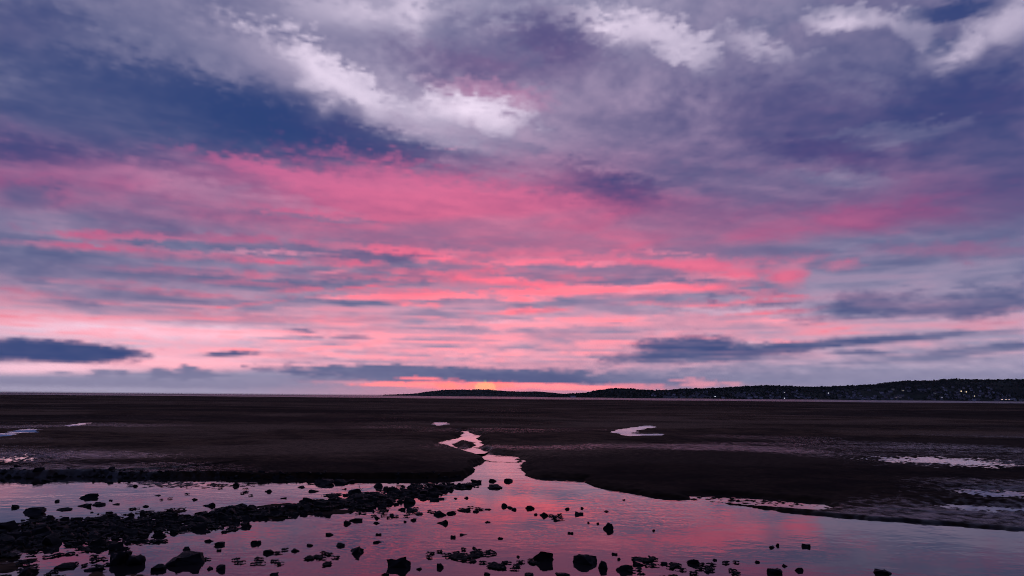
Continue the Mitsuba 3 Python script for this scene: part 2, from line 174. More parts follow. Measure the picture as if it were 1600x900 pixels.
    (0.82, 6.64, np.float64(2.61), np.float64(0.2), np.float64(3.4), np.float64(0.025), np.float64(0.25), 0.65, 0.7, 0.8),
    (1.78, 6.35, np.float64(2.45), np.float64(0.25), np.float64(1.3), np.float64(0.275), np.float64(0.675), 0.5, 0.7, 0.8),
    (-16.46, 3.2, np.float64(1.61), np.float64(0.11), np.float64(5.6), np.float64(0.3), np.float64(0.15), 0.65, 0.7, 0.8),
    (-17.5, 2.89, np.float64(1.91), np.float64(0.12), np.float64(-2.7), np.float64(0.275), np.float64(0.675), 0.5, 0.7, 0.8),
    (17.48, 8.92, np.float64(1.42), np.float64(0.19), np.float64(-1.2), np.float64(0.125), np.float64(0.075), 0.65, 0.7, 0.8),
    (18.48, 8.55, np.float64(1.72), np.float64(0.22), np.float64(-2.3), np.float64(0.15), np.float64(0.825), 0.5, 0.7, 0.8),
    (-16.06, 4.6, np.float64(2.41), np.float64(0.14), np.float64(-2.3), np.float64(0.25), np.float64(0.325), 0.65, 0.7, 0.8),
    (-16.51, 4.21, np.float64(2.58), np.float64(0.17), np.float64(2.8), np.float64(0.275), np.float64(0.675), 0.5, 0.7, 0.8),
    (-5.41, 10.6, np.float64(1.39), np.float64(0.16), np.float64(2.5), np.float64(0.075), np.float64(0.0), 0.65, 0.7, 0.8),
    (-7.32, 10.25, np.float64(2.03), np.float64(0.19), np.float64(4.8), np.float64(0.15), np.float64(0.825), 0.5, 0.7, 0.8),
    (-4.7, 3.28, np.float64(2.38), np.float64(0.19), np.float64(5.8), np.float64(0.3), np.float64(0.25), 0.65, 0.7, 0.8),
    (-6.42, 2.86, np.float64(3.01), np.float64(0.23), np.float64(2.8), np.float64(0.3), np.float64(0.675), 0.5, 0.7, 0.8),
    (-0.11, 9.14, np.float64(1.45), np.float64(0.16), np.float64(3.5), np.float64(0.0), np.float64(0.1), 0.65, 0.7, 0.8),
    (-0.51, 8.74, np.float64(1.91), np.float64(0.2), np.float64(2.6), np.float64(0.15), np.float64(0.825), 0.5, 0.7, 0.8),
    (-6.59, 7.58, np.float64(3.12), np.float64(0.19), np.float64(3.4), np.float64(0.075), np.float64(0.05), 0.65, 0.7, 0.8),
    (-6.84, 7.28, np.float64(3.27), np.float64(0.22), np.float64(-2.7), np.float64(0.15), np.float64(0.825), 0.5, 0.7, 0.8),
    (0.87, 6.59, np.float64(3.46), np.float64(0.14), np.float64(2.4), np.float64(0.025), np.float64(0.5), 0.65, 0.7, 0.8),
    (2.44, 6.3, np.float64(5.1), np.float64(0.17), np.float64(3.2), np.float64(0.275), np.float64(0.675), 0.5, 0.7, 0.8),
    (12.99, 7.21, np.float64(3.48), np.float64(0.12), np.float64(-1.2), np.float64(0.025), np.float64(0.35), 0.65, 0.7, 0.8),
    (12.01, 6.94, np.float64(4.85), np.float64(0.15), np.float64(0.0), np.float64(0.275), np.float64(0.65), 0.5, 0.7, 0.8),
    (13.13, 10.93, np.float64(2.95), np.float64(0.13), np.float64(-4.1), np.float64(0.0), np.float64(0.15), 0.65, 0.7, 0.8),
    (11.95, 10.67, np.float64(2.45), np.float64(0.15), np.float64(1.3), np.float64(0.15), np.float64(0.825), 0.5, 0.7, 0.8),
    (-14.11, 9.29, np.float64(1.8), np.float64(0.19), np.float64(8.0), np.float64(0.1), np.float64(0.025), 0.65, 0.7, 0.8),
    (-15.76, 8.91, np.float64(2.61), np.float64(0.22), np.float64(-0.1), np.float64(0.15), np.float64(0.825), 0.5, 0.7, 0.8),
    (-19.49, 3.12, np.float64(2.54), np.float64(0.12), np.float64(-3.6), np.float64(0.3), np.float64(0.1), 0.65, 0.7, 0.8),
    (-19.96, 2.83, np.float64(3.05), np.float64(0.15), np.float64(3.7), np.float64(0.275), np.float64(0.675), 0.5, 0.7, 0.8),
    (10.87, 3.03, np.float64(1.44), np.float64(0.19), np.float64(-2.1), np.float64(0.3), np.float64(0.175), 0.65, 0.7, 0.8),
    (10.81, 2.64, np.float64(1.4), np.float64(0.22), np.float64(2.0), np.float64(0.275), np.float64(0.675), 0.5, 0.7, 0.8),
    (1.41, 10.66, np.float64(1.95), np.float64(0.2), np.float64(-0.8), np.float64(0.05), np.float64(0.25), 0.65, 0.7, 0.8),
    (0.39, 10.25, np.float64(2.91), np.float64(0.24), np.float64(-2.6), np.float64(0.15), np.float64(0.825), 0.5, 0.7, 0.8),
    (13.69, 8.32, np.float64(2.7), np.float64(0.12), np.float64(-3.6), np.float64(0.0), np.float64(0.0), 0.65, 0.7, 0.8),
    (13.77, 8.03, np.float64(3.55), np.float64(0.14), np.float64(1.6), np.float64(0.15), np.float64(0.825), 0.5, 0.7, 0.8),
    (-11.54, 2.88, np.float64(1.39), np.float64(0.14), np.float64(0.1), np.float64(0.275), np.float64(0.4), 0.65, 0.7, 0.8),
    (-13.3, 2.55, np.float64(1.32), np.float64(0.16), np.float64(4.2), np.float64(0.275), np.float64(0.675), 0.5, 0.7, 0.8),
    (13.27, 3.26, np.float64(2.32), np.float64(0.11), np.float64(1.8), np.float64(0.3), np.float64(0.15), 0.65, 0.7, 0.8),
    (13.36, 3.02, np.float64(3.07), np.float64(0.14), np.float64(-2.3), np.float64(0.275), np.float64(0.675), 0.5, 0.7, 0.8),
    (17.64, 7.15, np.float64(3.37), np.float64(0.12), np.float64(1.4), np.float64(0.0), np.float64(0.25), 0.65, 0.7, 0.8),
    (18.23, 6.79, np.float64(4.89), np.float64(0.14), np.float64(2.5), np.float64(0.275), np.float64(0.65), 0.5, 0.7, 0.8),
    (-12.69, 7.39, np.float64(3.25), np.float64(0.16), np.float64(2.2), np.float64(0.075), np.float64(0.0), 0.65, 0.7, 0.8),
    (-13.68, 7.01, np.float64(3.89), np.float64(0.19), np.float64(-1.9), np.float64(0.15), np.float64(0.825), 0.5, 0.7, 0.8),
    (-12.79, 9.79, np.float64(2.39), np.float64(0.12), np.float64(0.7), np.float64(0.0), np.float64(0.3), 0.65, 0.7, 0.8),
    (-11.51, 9.65, np.float64(3.48), np.float64(0.15), np.float64(5.5), np.float64(0.15), np.float64(0.825), 0.5, 0.7, 0.8),
    (-7.73, 7.05, np.float64(1.82), np.float64(0.18), np.float64(-1.6), np.float64(0.0), np.float64(0.125), 0.65, 0.7, 0.8),
    (-8.76, 6.73, np.float64(2.11), np.float64(0.22), np.float64(4.6), np.float64(0.275), np.float64(0.675), 0.5, 0.7, 0.8),
    (19.21, 4.11, np.float64(3.03), np.float64(0.14), np.float64(-0.9), np.float64(0.3), np.float64(0.075), 0.65, 0.7, 0.8),
    (17.8, 3.85, np.float64(3.95), np.float64(0.17), np.float64(1.4), np.float64(0.275), np.float64(0.65), 0.5, 0.7, 0.8),
    (19.97, 6.31, np.float64(3.28), np.float64(0.13), np.float64(3.5), np.float64(0.025), np.float64(0.25), 0.65, 0.7, 0.8),
    (18.97, 6.06, np.float64(3.01), np.float64(0.16), np.float64(0.5), np.float64(0.275), np.float64(0.65), 0.5, 0.7, 0.8),
    (11.11, 8.03, np.float64(2.61), np.float64(0.21), np.float64(2.0), np.float64(0.1), np.float64(0.025), 0.65, 0.7, 0.8),
    (12.42, 7.57, np.float64(3.16), np.float64(0.25), np.float64(-1.2), np.float64(0.15), np.float64(0.825), 0.5, 0.7, 0.8),
    (1.61, 10.36, np.float64(3.96), np.float64(0.19), np.float64(0.2), np.float64(0.0), np.float64(0.05), 0.65, 0.7, 0.8),
    (1.41, 9.95, np.float64(3.21), np.float64(0.22), np.float64(2.2), np.float64(0.15), np.float64(0.825), 0.5, 0.7, 0.8),
    (19.98, 5.61, np.float64(1.19), np.float64(0.16), np.float64(-2.6), np.float64(0.275), np.float64(0.0), 0.65, 0.7, 0.8),
    (18.49, 5.31, np.float64(1.81), np.float64(0.18), np.float64(2.9), np.float64(0.275), np.float64(0.65), 0.5, 0.7, 0.8),
    (-18.69, 9.65, np.float64(3.34), np.float64(0.12), np.float64(0.6), np.float64(0.0), np.float64(0.2), 0.65, 0.7, 0.8),
    (-19.67, 9.3, np.float64(4.43), np.float64(0.14), np.float64(7.0), np.float64(0.15), np.float64(0.825), 0.5, 0.7, 0.8),
    (-0.21, 4.03, np.float64(2.5), np.float64(0.2), np.float64(1.5), np.float64(0.3), np.float64(0.275), 0.65, 0.7, 0.8),
    (1.09, 3.74, np.float64(2.6), np.float64(0.24), np.float64(3.4), np.float64(0.275), np.float64(0.675), 0.5, 0.7, 0.8),
    (-3.48, 7.79, np.float64(2.4), np.float64(0.18), np.float64(-0.0), np.float64(0.075), np.float64(0.05), 0.65, 0.7, 0.8),
    (-4.48, 7.38, np.float64(3.09), np.float64(0.22), np.float64(2.1), np.float64(0.15), np.float64(0.825), 0.5, 0.7, 0.8),
    (-1.03, 9.73, np.float64(2.06), np.float64(0.21), np.float64(2.7), np.float64(0.0), np.float64(0.375), 0.65, 0.7, 0.8),
    (-2.24, 9.37, np.float64(2.4), np.float64(0.25), np.float64(-0.2), np.float64(0.15), np.float64(0.825), 0.5, 0.7, 0.8),
    (-3.64, 5.49, np.float64(3.79), np.float64(0.15), np.float64(1.8), np.float64(0.25), np.float64(0.125), 0.65, 0.7, 0.8),
    (-3.89, 5.19, np.float64(5.19), np.float64(0.18), np.float64(0.8), np.float64(0.275), np.float64(0.675), 0.5, 0.7, 0.8),
    (-16.6, 7.81, np.float64(1.43), np.float64(0.19), np.float64(6.0), np.float64(0.0), np.float64(0.325), 0.65, 0.7, 0.8),
    (-15.74, 7.51, np.float64(1.63), np.float64(0.23), np.float64(1.6), np.float64(0.15), np.float64(0.825), 0.5, 0.7, 0.8),
    (-19.64, 6.56, np.float64(2.19), np.float64(0.1), np.float64(8.2), np.float64(0.025), np.float64(0.325), 0.65, 0.7, 0.8),
    (-19.67, 6.32, np.float64(2.23), np.float64(0.12), np.float64(6.0), np.float64(0.275), np.float64(0.65), 0.5, 0.7, 0.8),
    (-5.15, 5.57, np.float64(1.24), np.float64(0.14), np.float64(1.0), np.float64(0.25), np.float64(0.4), 0.65, 0.7, 0.8),
    (-3.89, 5.24, np.float64(1.7), np.float64(0.17), np.float64(-1.2), np.float64(0.275), np.float64(0.675), 0.5, 0.7, 0.8),
    (-17.26, 2.8, np.float64(2.65), np.float64(0.13), np.float64(-2.8), np.float64(0.275), np.float64(0.35), 0.65, 0.7, 0.8),
    (-15.41, 2.56, np.float64(3.06), np.float64(0.16), np.float64(4.3), np.float64(0.275), np.float64(0.675), 0.5, 0.7, 0.8),
    (12.13, 5.86, np.float64(2.63), np.float64(0.2), np.float64(-3.8), np.float64(0.25), np.float64(0.3), 0.65, 0.7, 0.8),
    (10.58, 5.53, np.float64(3.73), np.float64(0.24), np.float64(3.5), np.float64(0.275), np.float64(0.675), 0.5, 0.7, 0.8),
    (-14.98, 3.33, np.float64(1.82), np.float64(0.14), np.float64(6.6), np.float64(0.275), np.float64(0.375), 0.65, 0.7, 0.8),
    (-16.31, 3.06, np.float64(2.17), np.float64(0.17), np.float64(0.4), np.float64(0.275), np.float64(0.675), 0.5, 0.7, 0.8),
    (-14.45, 4.02, np.float64(2.87), np.float64(0.13), np.float64(-1.5), np.float64(0.25), np.float64(0.375), 0.65, 0.7, 0.8),
    (-14.76, 3.73, np.float64(2.57), np.float64(0.15), np.float64(3.6), np.float64(0.275), np.float64(0.675), 0.5, 0.7, 0.8),
    (-1.18, 5.17, np.float64(2.8), np.float64(0.18), np.float64(1.6), np.float64(0.25), np.float64(0.425), 0.65, 0.7, 0.8),
    (-3.13, 4.8, np.float64(4.09), np.float64(0.22), np.float64(4.8), np.float64(0.275), np.float64(0.675), 0.5, 0.7, 0.8),
    (-0.83, 5.77, np.float64(2.66), np.float64(0.12), np.float64(4.6), np.float64(0.25), np.float64(0.1), 0.65, 0.7, 0.8),
    (-1.48, 5.52, np.float64(3.05), np.float64(0.14), np.float64(-3.4), np.float64(0.275), np.float64(0.675), 0.5, 0.7, 0.8),
    (-11.45, 2.88, np.float64(3.41), np.float64(0.16), np.float64(-2.0), np.float64(0.3), np.float64(0.2), 0.65, 0.7, 0.8),
    (-10.04, 2.51, np.float64(3.1), np.float64(0.19), np.float64(-2.1), np.float64(0.275), np.float64(0.675), 0.5, 0.7, 0.8),
    (-30.8, 7.44, np.float64(2.02), np.float64(0.14), np.float64(1.5), np.float64(0.05), np.float64(0.35), 0.6, 0.7, 0.8),
    (-30.77, 7.05, np.float64(4.33), np.float64(0.17), np.float64(0.1), np.float64(0.125), np.float64(0.875), 0.55, 0.7, 0.7),
    (-28.87, 9.82, np.float64(4.73), np.float64(0.18), np.float64(0.2), np.float64(0.025), np.float64(0.275), 0.6, 0.7, 0.8),
    (-28.84, 9.42, np.float64(4.85), np.float64(0.26), np.float64(2.3), np.float64(0.125), np.float64(0.875), 0.55, 0.7, 0.7),
    (-31.29, 10.6, np.float64(2.33), np.float64(0.15), np.float64(-0.0), np.float64(0.025), np.float64(0.2), 0.6, 0.7, 0.8),
    (-31.26, 10.21, np.float64(4.78), np.float64(0.14), np.float64(4.4), np.float64(0.125), np.float64(0.875), 0.55, 0.7, 0.7),
    (-25.43, 7.1, np.float64(3.66), np.float64(0.17), np.float64(-0.5), np.float64(0.05), np.float64(0.45), 0.6, 0.7, 0.8),
    (-25.4, 6.69, np.float64(4.49), np.float64(0.22), np.float64(0.4), np.float64(0.125), np.float64(0.875), 0.55, 0.7, 0.7),
    (-19.64, 8.12, np.float64(3.48), np.float64(0.17), np.float64(0.2), np.float64(0.05), np.float64(0.475), 0.6, 0.7, 0.8),
    (-19.62, 7.7, np.float64(3.71), np.float64(0.15), np.float64(2.2), np.float64(0.125), np.float64(0.875), 0.55, 0.7, 0.7),
    (-31.45, 6.31, np.float64(4.02), np.float64(0.17), np.float64(-3.7), np.float64(0.05), np.float64(0.375), 0.6, 0.7, 0.8),
    (-31.42, 5.92, np.float64(2.8), np.float64(0.18), np.float64(-0.5), np.float64(0.125), np.float64(0.875), 0.55, 0.7, 0.7),
    (-13.09, 10.02, np.float64(2.86), np.float64(0.13), np.float64(0.8), np.float64(0.05), np.float64(0.5), 0.6, 0.7, 0.8),
    (-13.07, 9.58, np.float64(6.11), np.float64(0.28), np.float64(0.7), np.float64(0.125), np.float64(0.875), 0.55, 0.7, 0.7),
    (-14.46, 13.59, np.float64(5.49), np.float64(0.21), np.float64(-1.2), np.float64(0.025), np.float64(0.325), 0.6, 0.7, 0.8),
    (-14.44, 13.16, np.float64(4.84), np.float64(0.18), np.float64(-2.3), np.float64(0.125), np.float64(0.875), 0.55, 0.7, 0.7),
    (-27.76, 10.82, np.float64(4.43), np.float64(0.17), np.float64(0.6), np.float64(0.025), np.float64(0.25), 0.6, 0.7, 0.8),
    (-27.72, 10.42, np.float64(4.4), np.float64(0.15), np.float64(3.7), np.float64(0.125), np.float64(0.875), 0.55, 0.7, 0.7),
    (-9.67, 8.98, np.float64(4.83), np.float64(0.19), np.float64(-1.0), np.float64(0.05), np.float64(0.55), 0.6, 0.7, 0.8),
    (-9.65, 8.54, np.float64(3.61), np.float64(0.24), np.float64(0.9), np.float64(0.125), np.float64(0.875), 0.55, 0.7, 0.7),
    (-32.89, 9.76, np.float64(3.47), np.float64(0.2), np.float64(0.9), np.float64(0.025), np.float64(0.2), 0.6, 0.7, 0.8),
    (-32.86, 9.39, np.float64(3.15), np.float64(0.25), np.float64(4.2), np.float64(0.125), np.float64(0.875), 0.55, 0.7, 0.7),
    (-22.77, 9.83, np.float64(2.32), np.float64(0.13), np.float64(2.5), np.float64(0.05), np.float64(0.4), 0.6, 0.7, 0.8),
    (-22.74, 9.41, np.float64(5.62), np.float64(0.19), np.float64(0.1), np.float64(0.125), np.float64(0.875), 0.55, 0.7, 0.7),
    (-23.58, 9.67, np.float64(5.04), np.float64(0.16), np.float64(1.5), np.float64(0.05), np.float64(0.375), 0.6, 0.7, 0.8),
    (-23.55, 9.26, np.float64(5.09), np.float64(0.14), np.float64(0.2), np.float64(0.125), np.float64(0.875), 0.55, 0.7, 0.7),
    (-25.47, 9.97, np.float64(4.45), np.float64(0.21), np.float64(-3.6), np.float64(0.025), np.float64(0.325), 0.6, 0.7, 0.8),
    (-25.44, 9.56, np.float64(5.35), np.float64(0.25), np.float64(-1.6), np.float64(0.125), np.float64(0.875), 0.55, 0.7, 0.7),
    (28.7, 6.42, np.float64(7.35), np.float64(0.71), np.float64(-2.9), np.float64(0.1), np.float64(0.875), 0.9, 0.5, 0.8),
    (26.33, 6.89, np.float64(2.42), np.float64(0.59), np.float64(-8.4), np.float64(0.075), np.float64(0.9), 0.7, 0.5, 0.8),
    (33.9, 6.54, np.float64(2.43), np.float64(0.92), np.float64(1.0), np.float64(0.075), np.float64(0.925), 0.9, 0.5, 0.7),
    (30.96, 5.95, np.float64(3.33), np.float64(0.43), np.float64(-3.0), np.float64(0.075), np.float64(0.9), 0.8, 0.5, 0.7),
    (13.33, 3.89, np.float64(3.55), np.float64(0.63), np.float64(1.6), np.float64(0.05), np.float64(0.95), 0.95, 0.35, 0.6),
    (16.13, 3.34, np.float64(6.93), np.float64(0.43), np.float64(3.7), np.float64(0.05), np.float64(0.95), 0.95, 0.4, 0.6),
    (10.92, 3.13, np.float64(3.85), np.float64(0.34), np.float64(-0.1), np.float64(0.075), np.float64(0.925), 0.9, 0.45, 0.6),
    (15.65, 2.87, np.float64(6.02), np.float64(0.19), np.float64(1.8), np.float64(0.15), np.float64(0.825), 0.7, 0.6, 0.6),
    (26.17, 4.11, np.float64(4.45), np.float64(0.31), np.float64(3.0), np.float64(0.075), np.float64(0.925), 0.95, 0.4, 0.5),
    (23.26, 3.95, np.float64(2.96), np.float64(0.23), np.float64(1.0), np.float64(0.075), np.float64(0.925), 0.9, 0.4, 0.5),
    (25.51, 3.27, np.float64(1.71), np.float64(0.18), np.float64(-1.0), np.float64(0.1), np.float64(0.9), 0.9, 0.4, 0.5),
    (31.22, 4.31, np.float64(2.94), np.float64(0.13), np.float64(1.5), np.float64(0.175), np.float64(0.825), 0.6, 0.6, 0.5),
    (34.26, 4.4, np.float64(1.37), np.float64(0.17), np.float64(1.2), np.float64(0.15), np.float64(0.85), 0.8, 0.5, 0.5),
    (31.5, 3.15, np.float64(4.75), np.float64(0.25), np.float64(4.5), np.float64(0.15), np.float64(0.85), 0.85, 0.5, 0.6),
    (34.71, 3.56, np.float64(2.04), np.float64(0.2), np.float64(1.8), np.float64(0.125), np.float64(0.875), 0.9, 0.5, 0.5),
    (28.85, 2.68, np.float64(3.45), np.float64(0.17), np.float64(1.4), np.float64(0.2), np.float64(0.8), 0.7, 0.6, 0.5),
    (19.71, 2.33, np.float64(5.31), np.float64(0.19), np.float64(0.7), np.float64(0.25), np.float64(0.725), 0.6, 0.6, 0.5),
    (-33.99, 1.83, np.float64(1.03), np.float64(0.1), np.float64(1.8), np.float64(0.225), np.float64(0.775), 0.8, 0.5, 0.4),
    (-15.89, 4.75, np.float64(1.12), np.float64(0.19), np.float64(-4.4), np.float64(0.15), np.float64(0.775), 0.9, 0.5, 0.7),
    (-15.16, 4.29, np.float64(0.84), np.float64(0.14), np.float64(1.7), np.float64(0.15), np.float64(0.8), 0.8, 0.5, 0.6),
    (-12.32, 4.37, np.float64(1.63), np.float64(0.2), np.float64(1.5), np.float64(0.15), np.float64(0.8), 0.9, 0.5, 0.6),
    (-30.25, 1.26, np.float64(0.37), np.float64(0.13), np.float64(1.3), np.float64(0.225), np.float64(0.775), 0.9, 0.4, 0.8),
    (-26.35, 1.79, np.float64(1.61), np.float64(0.11), np.float64(-3.0), np.float64(0.25), np.float64(0.725), 0.7, 0.5, 0.6),
    (-18.46, 1.55, np.float64(2.69), np.float64(0.28), np.float64(1.0), np.float64(0.275), np.float64(0.725), 0.8, 0.6, 0.8),
    (-32.75, 1.58, np.float64(5.3), np.float64(0.38), np.float64(1.6), np.float64(0.625), np.float64(0.0), 0.95, 0.7, 0.3),
    (-26.38, 2.14, np.float64(5.63), np.float64(0.4), np.float64(-0.6), np.float64(0.475), np.float64(0.0), 0.8, 0.7, 0.4),
    (-31.23, 0.69, np.float64(9.48), np.float64(0.34), np.float64(-0.2), np.float64(0.25), np.float64(0.75), 0.9, 0.5, 0.3),
    (-21.28, 0.76, np.float64(6.92), np.float64(0.37), np.float64(-0.2), np.float64(0.25), np.float64(0.75), 0.8, 0.6, 0.5),
    (-31.2, 0.22, np.float64(9.47), np.float64(0.17), np.float64(-0.4), np.float64(0.4), np.float64(0.6), 0.8, 0.6, 0.3),
    (-4.92, 1.75, np.float64(11.88), np.float64(0.49), np.float64(-0.4), np.float64(0.1), np.float64(0.9), 1.0, 0.25, 0.5),
    (-11.75, 1.9, np.float64(6.22), np.float64(0.34), np.float64(0.9), np.float64(0.125), np.float64(0.875), 0.9, 0.4, 0.7),
    (-7.86, 1.27, np.float64(5.86), np.float64(0.29), np.float64(0.7), np.float64(0.125), np.float64(0.875), 0.85, 0.5, 0.8),
    (2.55, 1.37, np.float64(6.46), np.float64(0.39), np.float64(-0.6), np.float64(0.075), np.float64(0.925), 1.0, 0.25, 0.5),
    (9.92, 1.42, np.float64(4.34), np.float64(0.44), np.float64(-2.8), np.float64(0.15), np.float64(0.85), 0.9, 0.5, 0.6),
    (18.35, 1.63, np.float64(8.96), np.float64(0.38), np.float64(-2.1), np.float64(0.225), np.float64(0.775), 0.8, 0.6, 0.5),
    (29.55, 1.72, np.float64(8.27), np.float64(0.35), np.float64(-2.7), np.float64(0.25), np.float64(0.75), 0.8, 0.6, 0.4),
    (-11.71, 0.98, np.float64(2.39), np.float64(0.14), np.float64(0.7), np.float64(0.3), np.float64(0.45), 0.6, 0.5, 1.0),
    (-8.82, 0.87, np.float64(2.92), np.float64(0.15), np.float64(0.6), np.float64(0.15), np.float64(0.0), 0.8, 0.5, 0.9),
    (-6.88, 1.28, np.float64(1.47), np.float64(0.12), np.float64(-2.3), np.float64(0.15), np.float64(0.075), 0.6, 0.5, 0.9),
    (3.54, 0.79, np.float64(5.45), np.float64(0.2), np.float64(-1.5), np.float64(0.2), np.float64(0.175), 0.95, 0.4, 0.5),
    (-4.9, 0.81, np.float64(1.19), np.float64(0.2), np.float64(0.6), np.float64(0.025), np.float64(0.0), 0.95, 0.4, 0.7),
    (-1.92, 0.79, np.float64(1.89), np.float64(0.25), np.float64(0.5), np.float64(0.0), np.float64(0.0), 0.98, 0.4, 0.7),
    (-3.41, 0.73, np.float64(4.96), np.float64(0.25), np.float64(-0.5), np.float64(0.125), np.float64(0.0), 0.5, 0.5, 0.6),
    (9.43, 0.88, np.float64(2.42), np.float64(0.15), np.float64(0.4), np.float64(0.2), np.float64(0.425), 0.8, 0.5, 0.9),
    (14.2, 1.05, np.float64(0.93), np.float64(0.24), np.float64(0.2), np.float64(0.275), np.float64(0.375), 0.8, 0.5, 1.0),
    (16.74, 1.06, np.float64(1.0), np.float64(0.14), np.float64(0.2), np.float64(0.275), np.float64(0.35), 0.6, 0.5, 1.0),
    (-31.77, 2.7, np.float64(5.08), np.float64(0.72), np.float64(-1.3), np.float64(0.025), np.float64(0.975), 1.0, 0.25, 0.3),
    (-34.92, 2.7, np.float64(4.05), np.float64(0.69), np.float64(0.1), np.float64(0.025), np.float64(0.975), 0.95, 0.35, 0.4),
    (-28.78, 2.77, np.float64(2.31), np.float64(0.26), np.float64(-0.2), np.float64(0.025), np.float64(0.975), 0.95, 0.4, 0.4),
    (-20.76, 2.9, np.float64(1.57), np.float64(0.19), np.float64(1.6), np.float64(0.05), np.float64(0.95), 0.98, 0.35, 0.4),
    (-31.65, 1.27, np.float64(0.65), np.float64(0.13), np.float64(1.4), np.float64(0.25), np.float64(0.725), 0.9, 0.4, 0.8),
    (-28.87, 1.38, np.float64(1.15), np.float64(0.22), np.float64(1.3), np.float64(0.2), np.float64(0.8), 0.95, 0.4, 0.8),
    (-25.52, 1.45, np.float64(0.73), np.float64(0.36), np.float64(1.2), np.float64(0.175), np.float64(0.825), 0.95, 0.4, 0.8),
    (-23.03, 1.37, np.float64(1.69), np.float64(0.36), np.float64(1.1), np.float64(0.175), np.float64(0.825), 0.95, 0.4, 0.9),
    (-23.89, 1.71, np.float64(0.42), np.float64(0.23), np.float64(1.3), np.float64(0.175), np.float64(0.825), 0.9, 0.4, 0.9),
]


def sstep(a, b, x):
    t = np.clip((x - a) / (b - a), 0, 1)
    return t * t * (3 - 2 * t)


def clouds(d):
    az, el = np.degrees(np.arctan2(d[..., 0], d[..., 1])), np.degrees(np.arcsin(np.clip(d[..., 2], 0, 1)))
    h = np.tan(np.radians(np.maximum(el, 0.6))) + 0.015
    q = np.stack([d[..., 0] / np.cos(np.radians(el)) / h, d[..., 1] / np.cos(np.radians(el)) / h, 0 * h], -1)   # where the view meets a flat cloud deck
    big = meshkit.fbm(q * [0.9, 0.9, 1], 4, 3) - 0.5
    big2 = meshkit.fbm(q * [0.9, 0.9, 1] + 31.7, 4, 9) - 0.5
    k = sstep(0, 26, el)
    fine_q = q * [1.5, 2.0, 1] + np.stack([big * 2.2, big2 * 2.2, 0 * big], -1)
    streak = meshkit.fbm(fine_q, 5, 21) - 0.5                    # streaks and ripples, drawn out by perspective towards the horizon
    soft = meshkit.fbm(np.stack([az * 0.16 + 3 * big, el * 0.42 + 3 * big2, 0 * az], -1), 5, 33) - 0.5
    billow = meshkit.fbm(np.stack([az * 0.55 + 4 * big, el * 1.0 + 4 * big2, 0 * az], -1), 4, 57) - 0.5
    ragged = meshkit.fbm(np.stack([az * 1.3, el * 3.2, 0 * az], -1), 4, 71) - 0.5
    wisp = meshkit.fbm(np.stack([az * 0.42 + 2.5 * big, el * 2.4 + 0.35 * az * sstep(-5, 40, az + 30) + 5 * big2, 0 * az], -1), 5, 83) - 0.5
    mottle = meshkit.fbm(np.stack([az * 1.1 + 5 * big, el * 1.7 + 5 * big2, 0 * az], -1), 5, 87) - 0.5
    # domain warp: ragged edges
    azw = az + (0.8 + 1.2 * k) * big * 2 + 1.0 * ragged
    elw = el + (0.05 + 0.8 * k) * big2 * 2 + (0.04 + 0.6 * k) * ragged * 2
    fade = sstep(40, 62, np.abs(az))                             # away from the sunset: the same broken deck, less of its glow
    a3 = np.clip(azw, -28, 28)
    lit, dark = 0 * az, 0 * az
    for table, which in ((CLOUD_LIT_BASE, 0), (CLOUD_DARK_BASE, 1)):
        cols = [np.interp(elw, CLOUD_ELEVATIONS, [row[i] for row in table]) for i in range(3)]
        t = (a3 + 28) / 28
        v = np.where(t < 1, cols[0] + (cols[1] - cols[0]) * sstep(0, 1, t), cols[1] + (cols[2] - cols[1]) * sstep(1, 2, t))
        if which == 0:
            lit = v
        else:
            dark = v
    for caz, cel, rx, ry, tilt, cl, cd, strength, softness, rough in CLOUDS:
        near = (np.abs(az - caz) < 3 * rx + 8) & (np.abs(el - cel) < 3 * ry + 0.5 * rx + 4)
        x = (azw[near] - caz) * math.cos(math.radians(cel))
        y = elw[near] - cel
        c, s = math.cos(math.radians(tilt)), math.sin(math.radians(tilt))
        r = np.hypot((x * c + y * s) / rx, (y * c - x * s) / ry)
        n = (0.7 * soft[near] + 0.7 * billow[near] + 0.5 * ragged[near] + 0.5 * mottle[near])
        r = r * (1 + 0.8 * rough * n) + rough * 0.75 * n
        a = strength * (1 - sstep(1 - 1.15 * softness, 1 + 1.25 * softness, r))
        lit[near] += (cl - lit[near]) * a
        dark[near] += (cd - dark[near]) * a
    # the finer texture of the deck
    low = sstep(1.5, 4, el) * (1 - sstep(11, 17, el))
    clear = np.clip(1 - lit - dark, 0, 1)
    st = streak * low * 2.0
    high = sstep(9, 16, el)
    n2 = (soft * 0.6 + billow * 0.4 + mottle * 0.5 * sstep(16, 22, el) + wisp * 0.8 * (1 - sstep(17, 24, el))) * high + (billow * 0.35 + ragged * 0.25) * (1 - high) * sstep(0.3, 2, el)
    move = np.tanh(1.6 * (st + n2)) * 0.44
    # bright crests take from the dark share, dark troughs from the bright share
    dk = dark * np.exp(-1.5 * move)
    br = (lit + clear) * np.exp(0.8 * move)
    tot = dk + br
    share = np.where(lit + clear > 1e-6, lit / np.maximum(lit + clear, 1e-6), 0)
    share = np.clip(share - 0.8 * streak * low, 0, 1)
    lit, dark = br / tot * share, dk / tot
    # behind the camera
    back_dark = 0.93 - 0.3 * (soft + billow)
    lit = lit * (1 - fade) + fade * (0.95 - back_dark)
    dark = dark * (1 - fade) + fade * back_dark
    cover = np.clip(lit + dark, 0, 1)
    return cover, np.clip(dark / np.maximum(lit + dark, 1e-6), 0, 1)


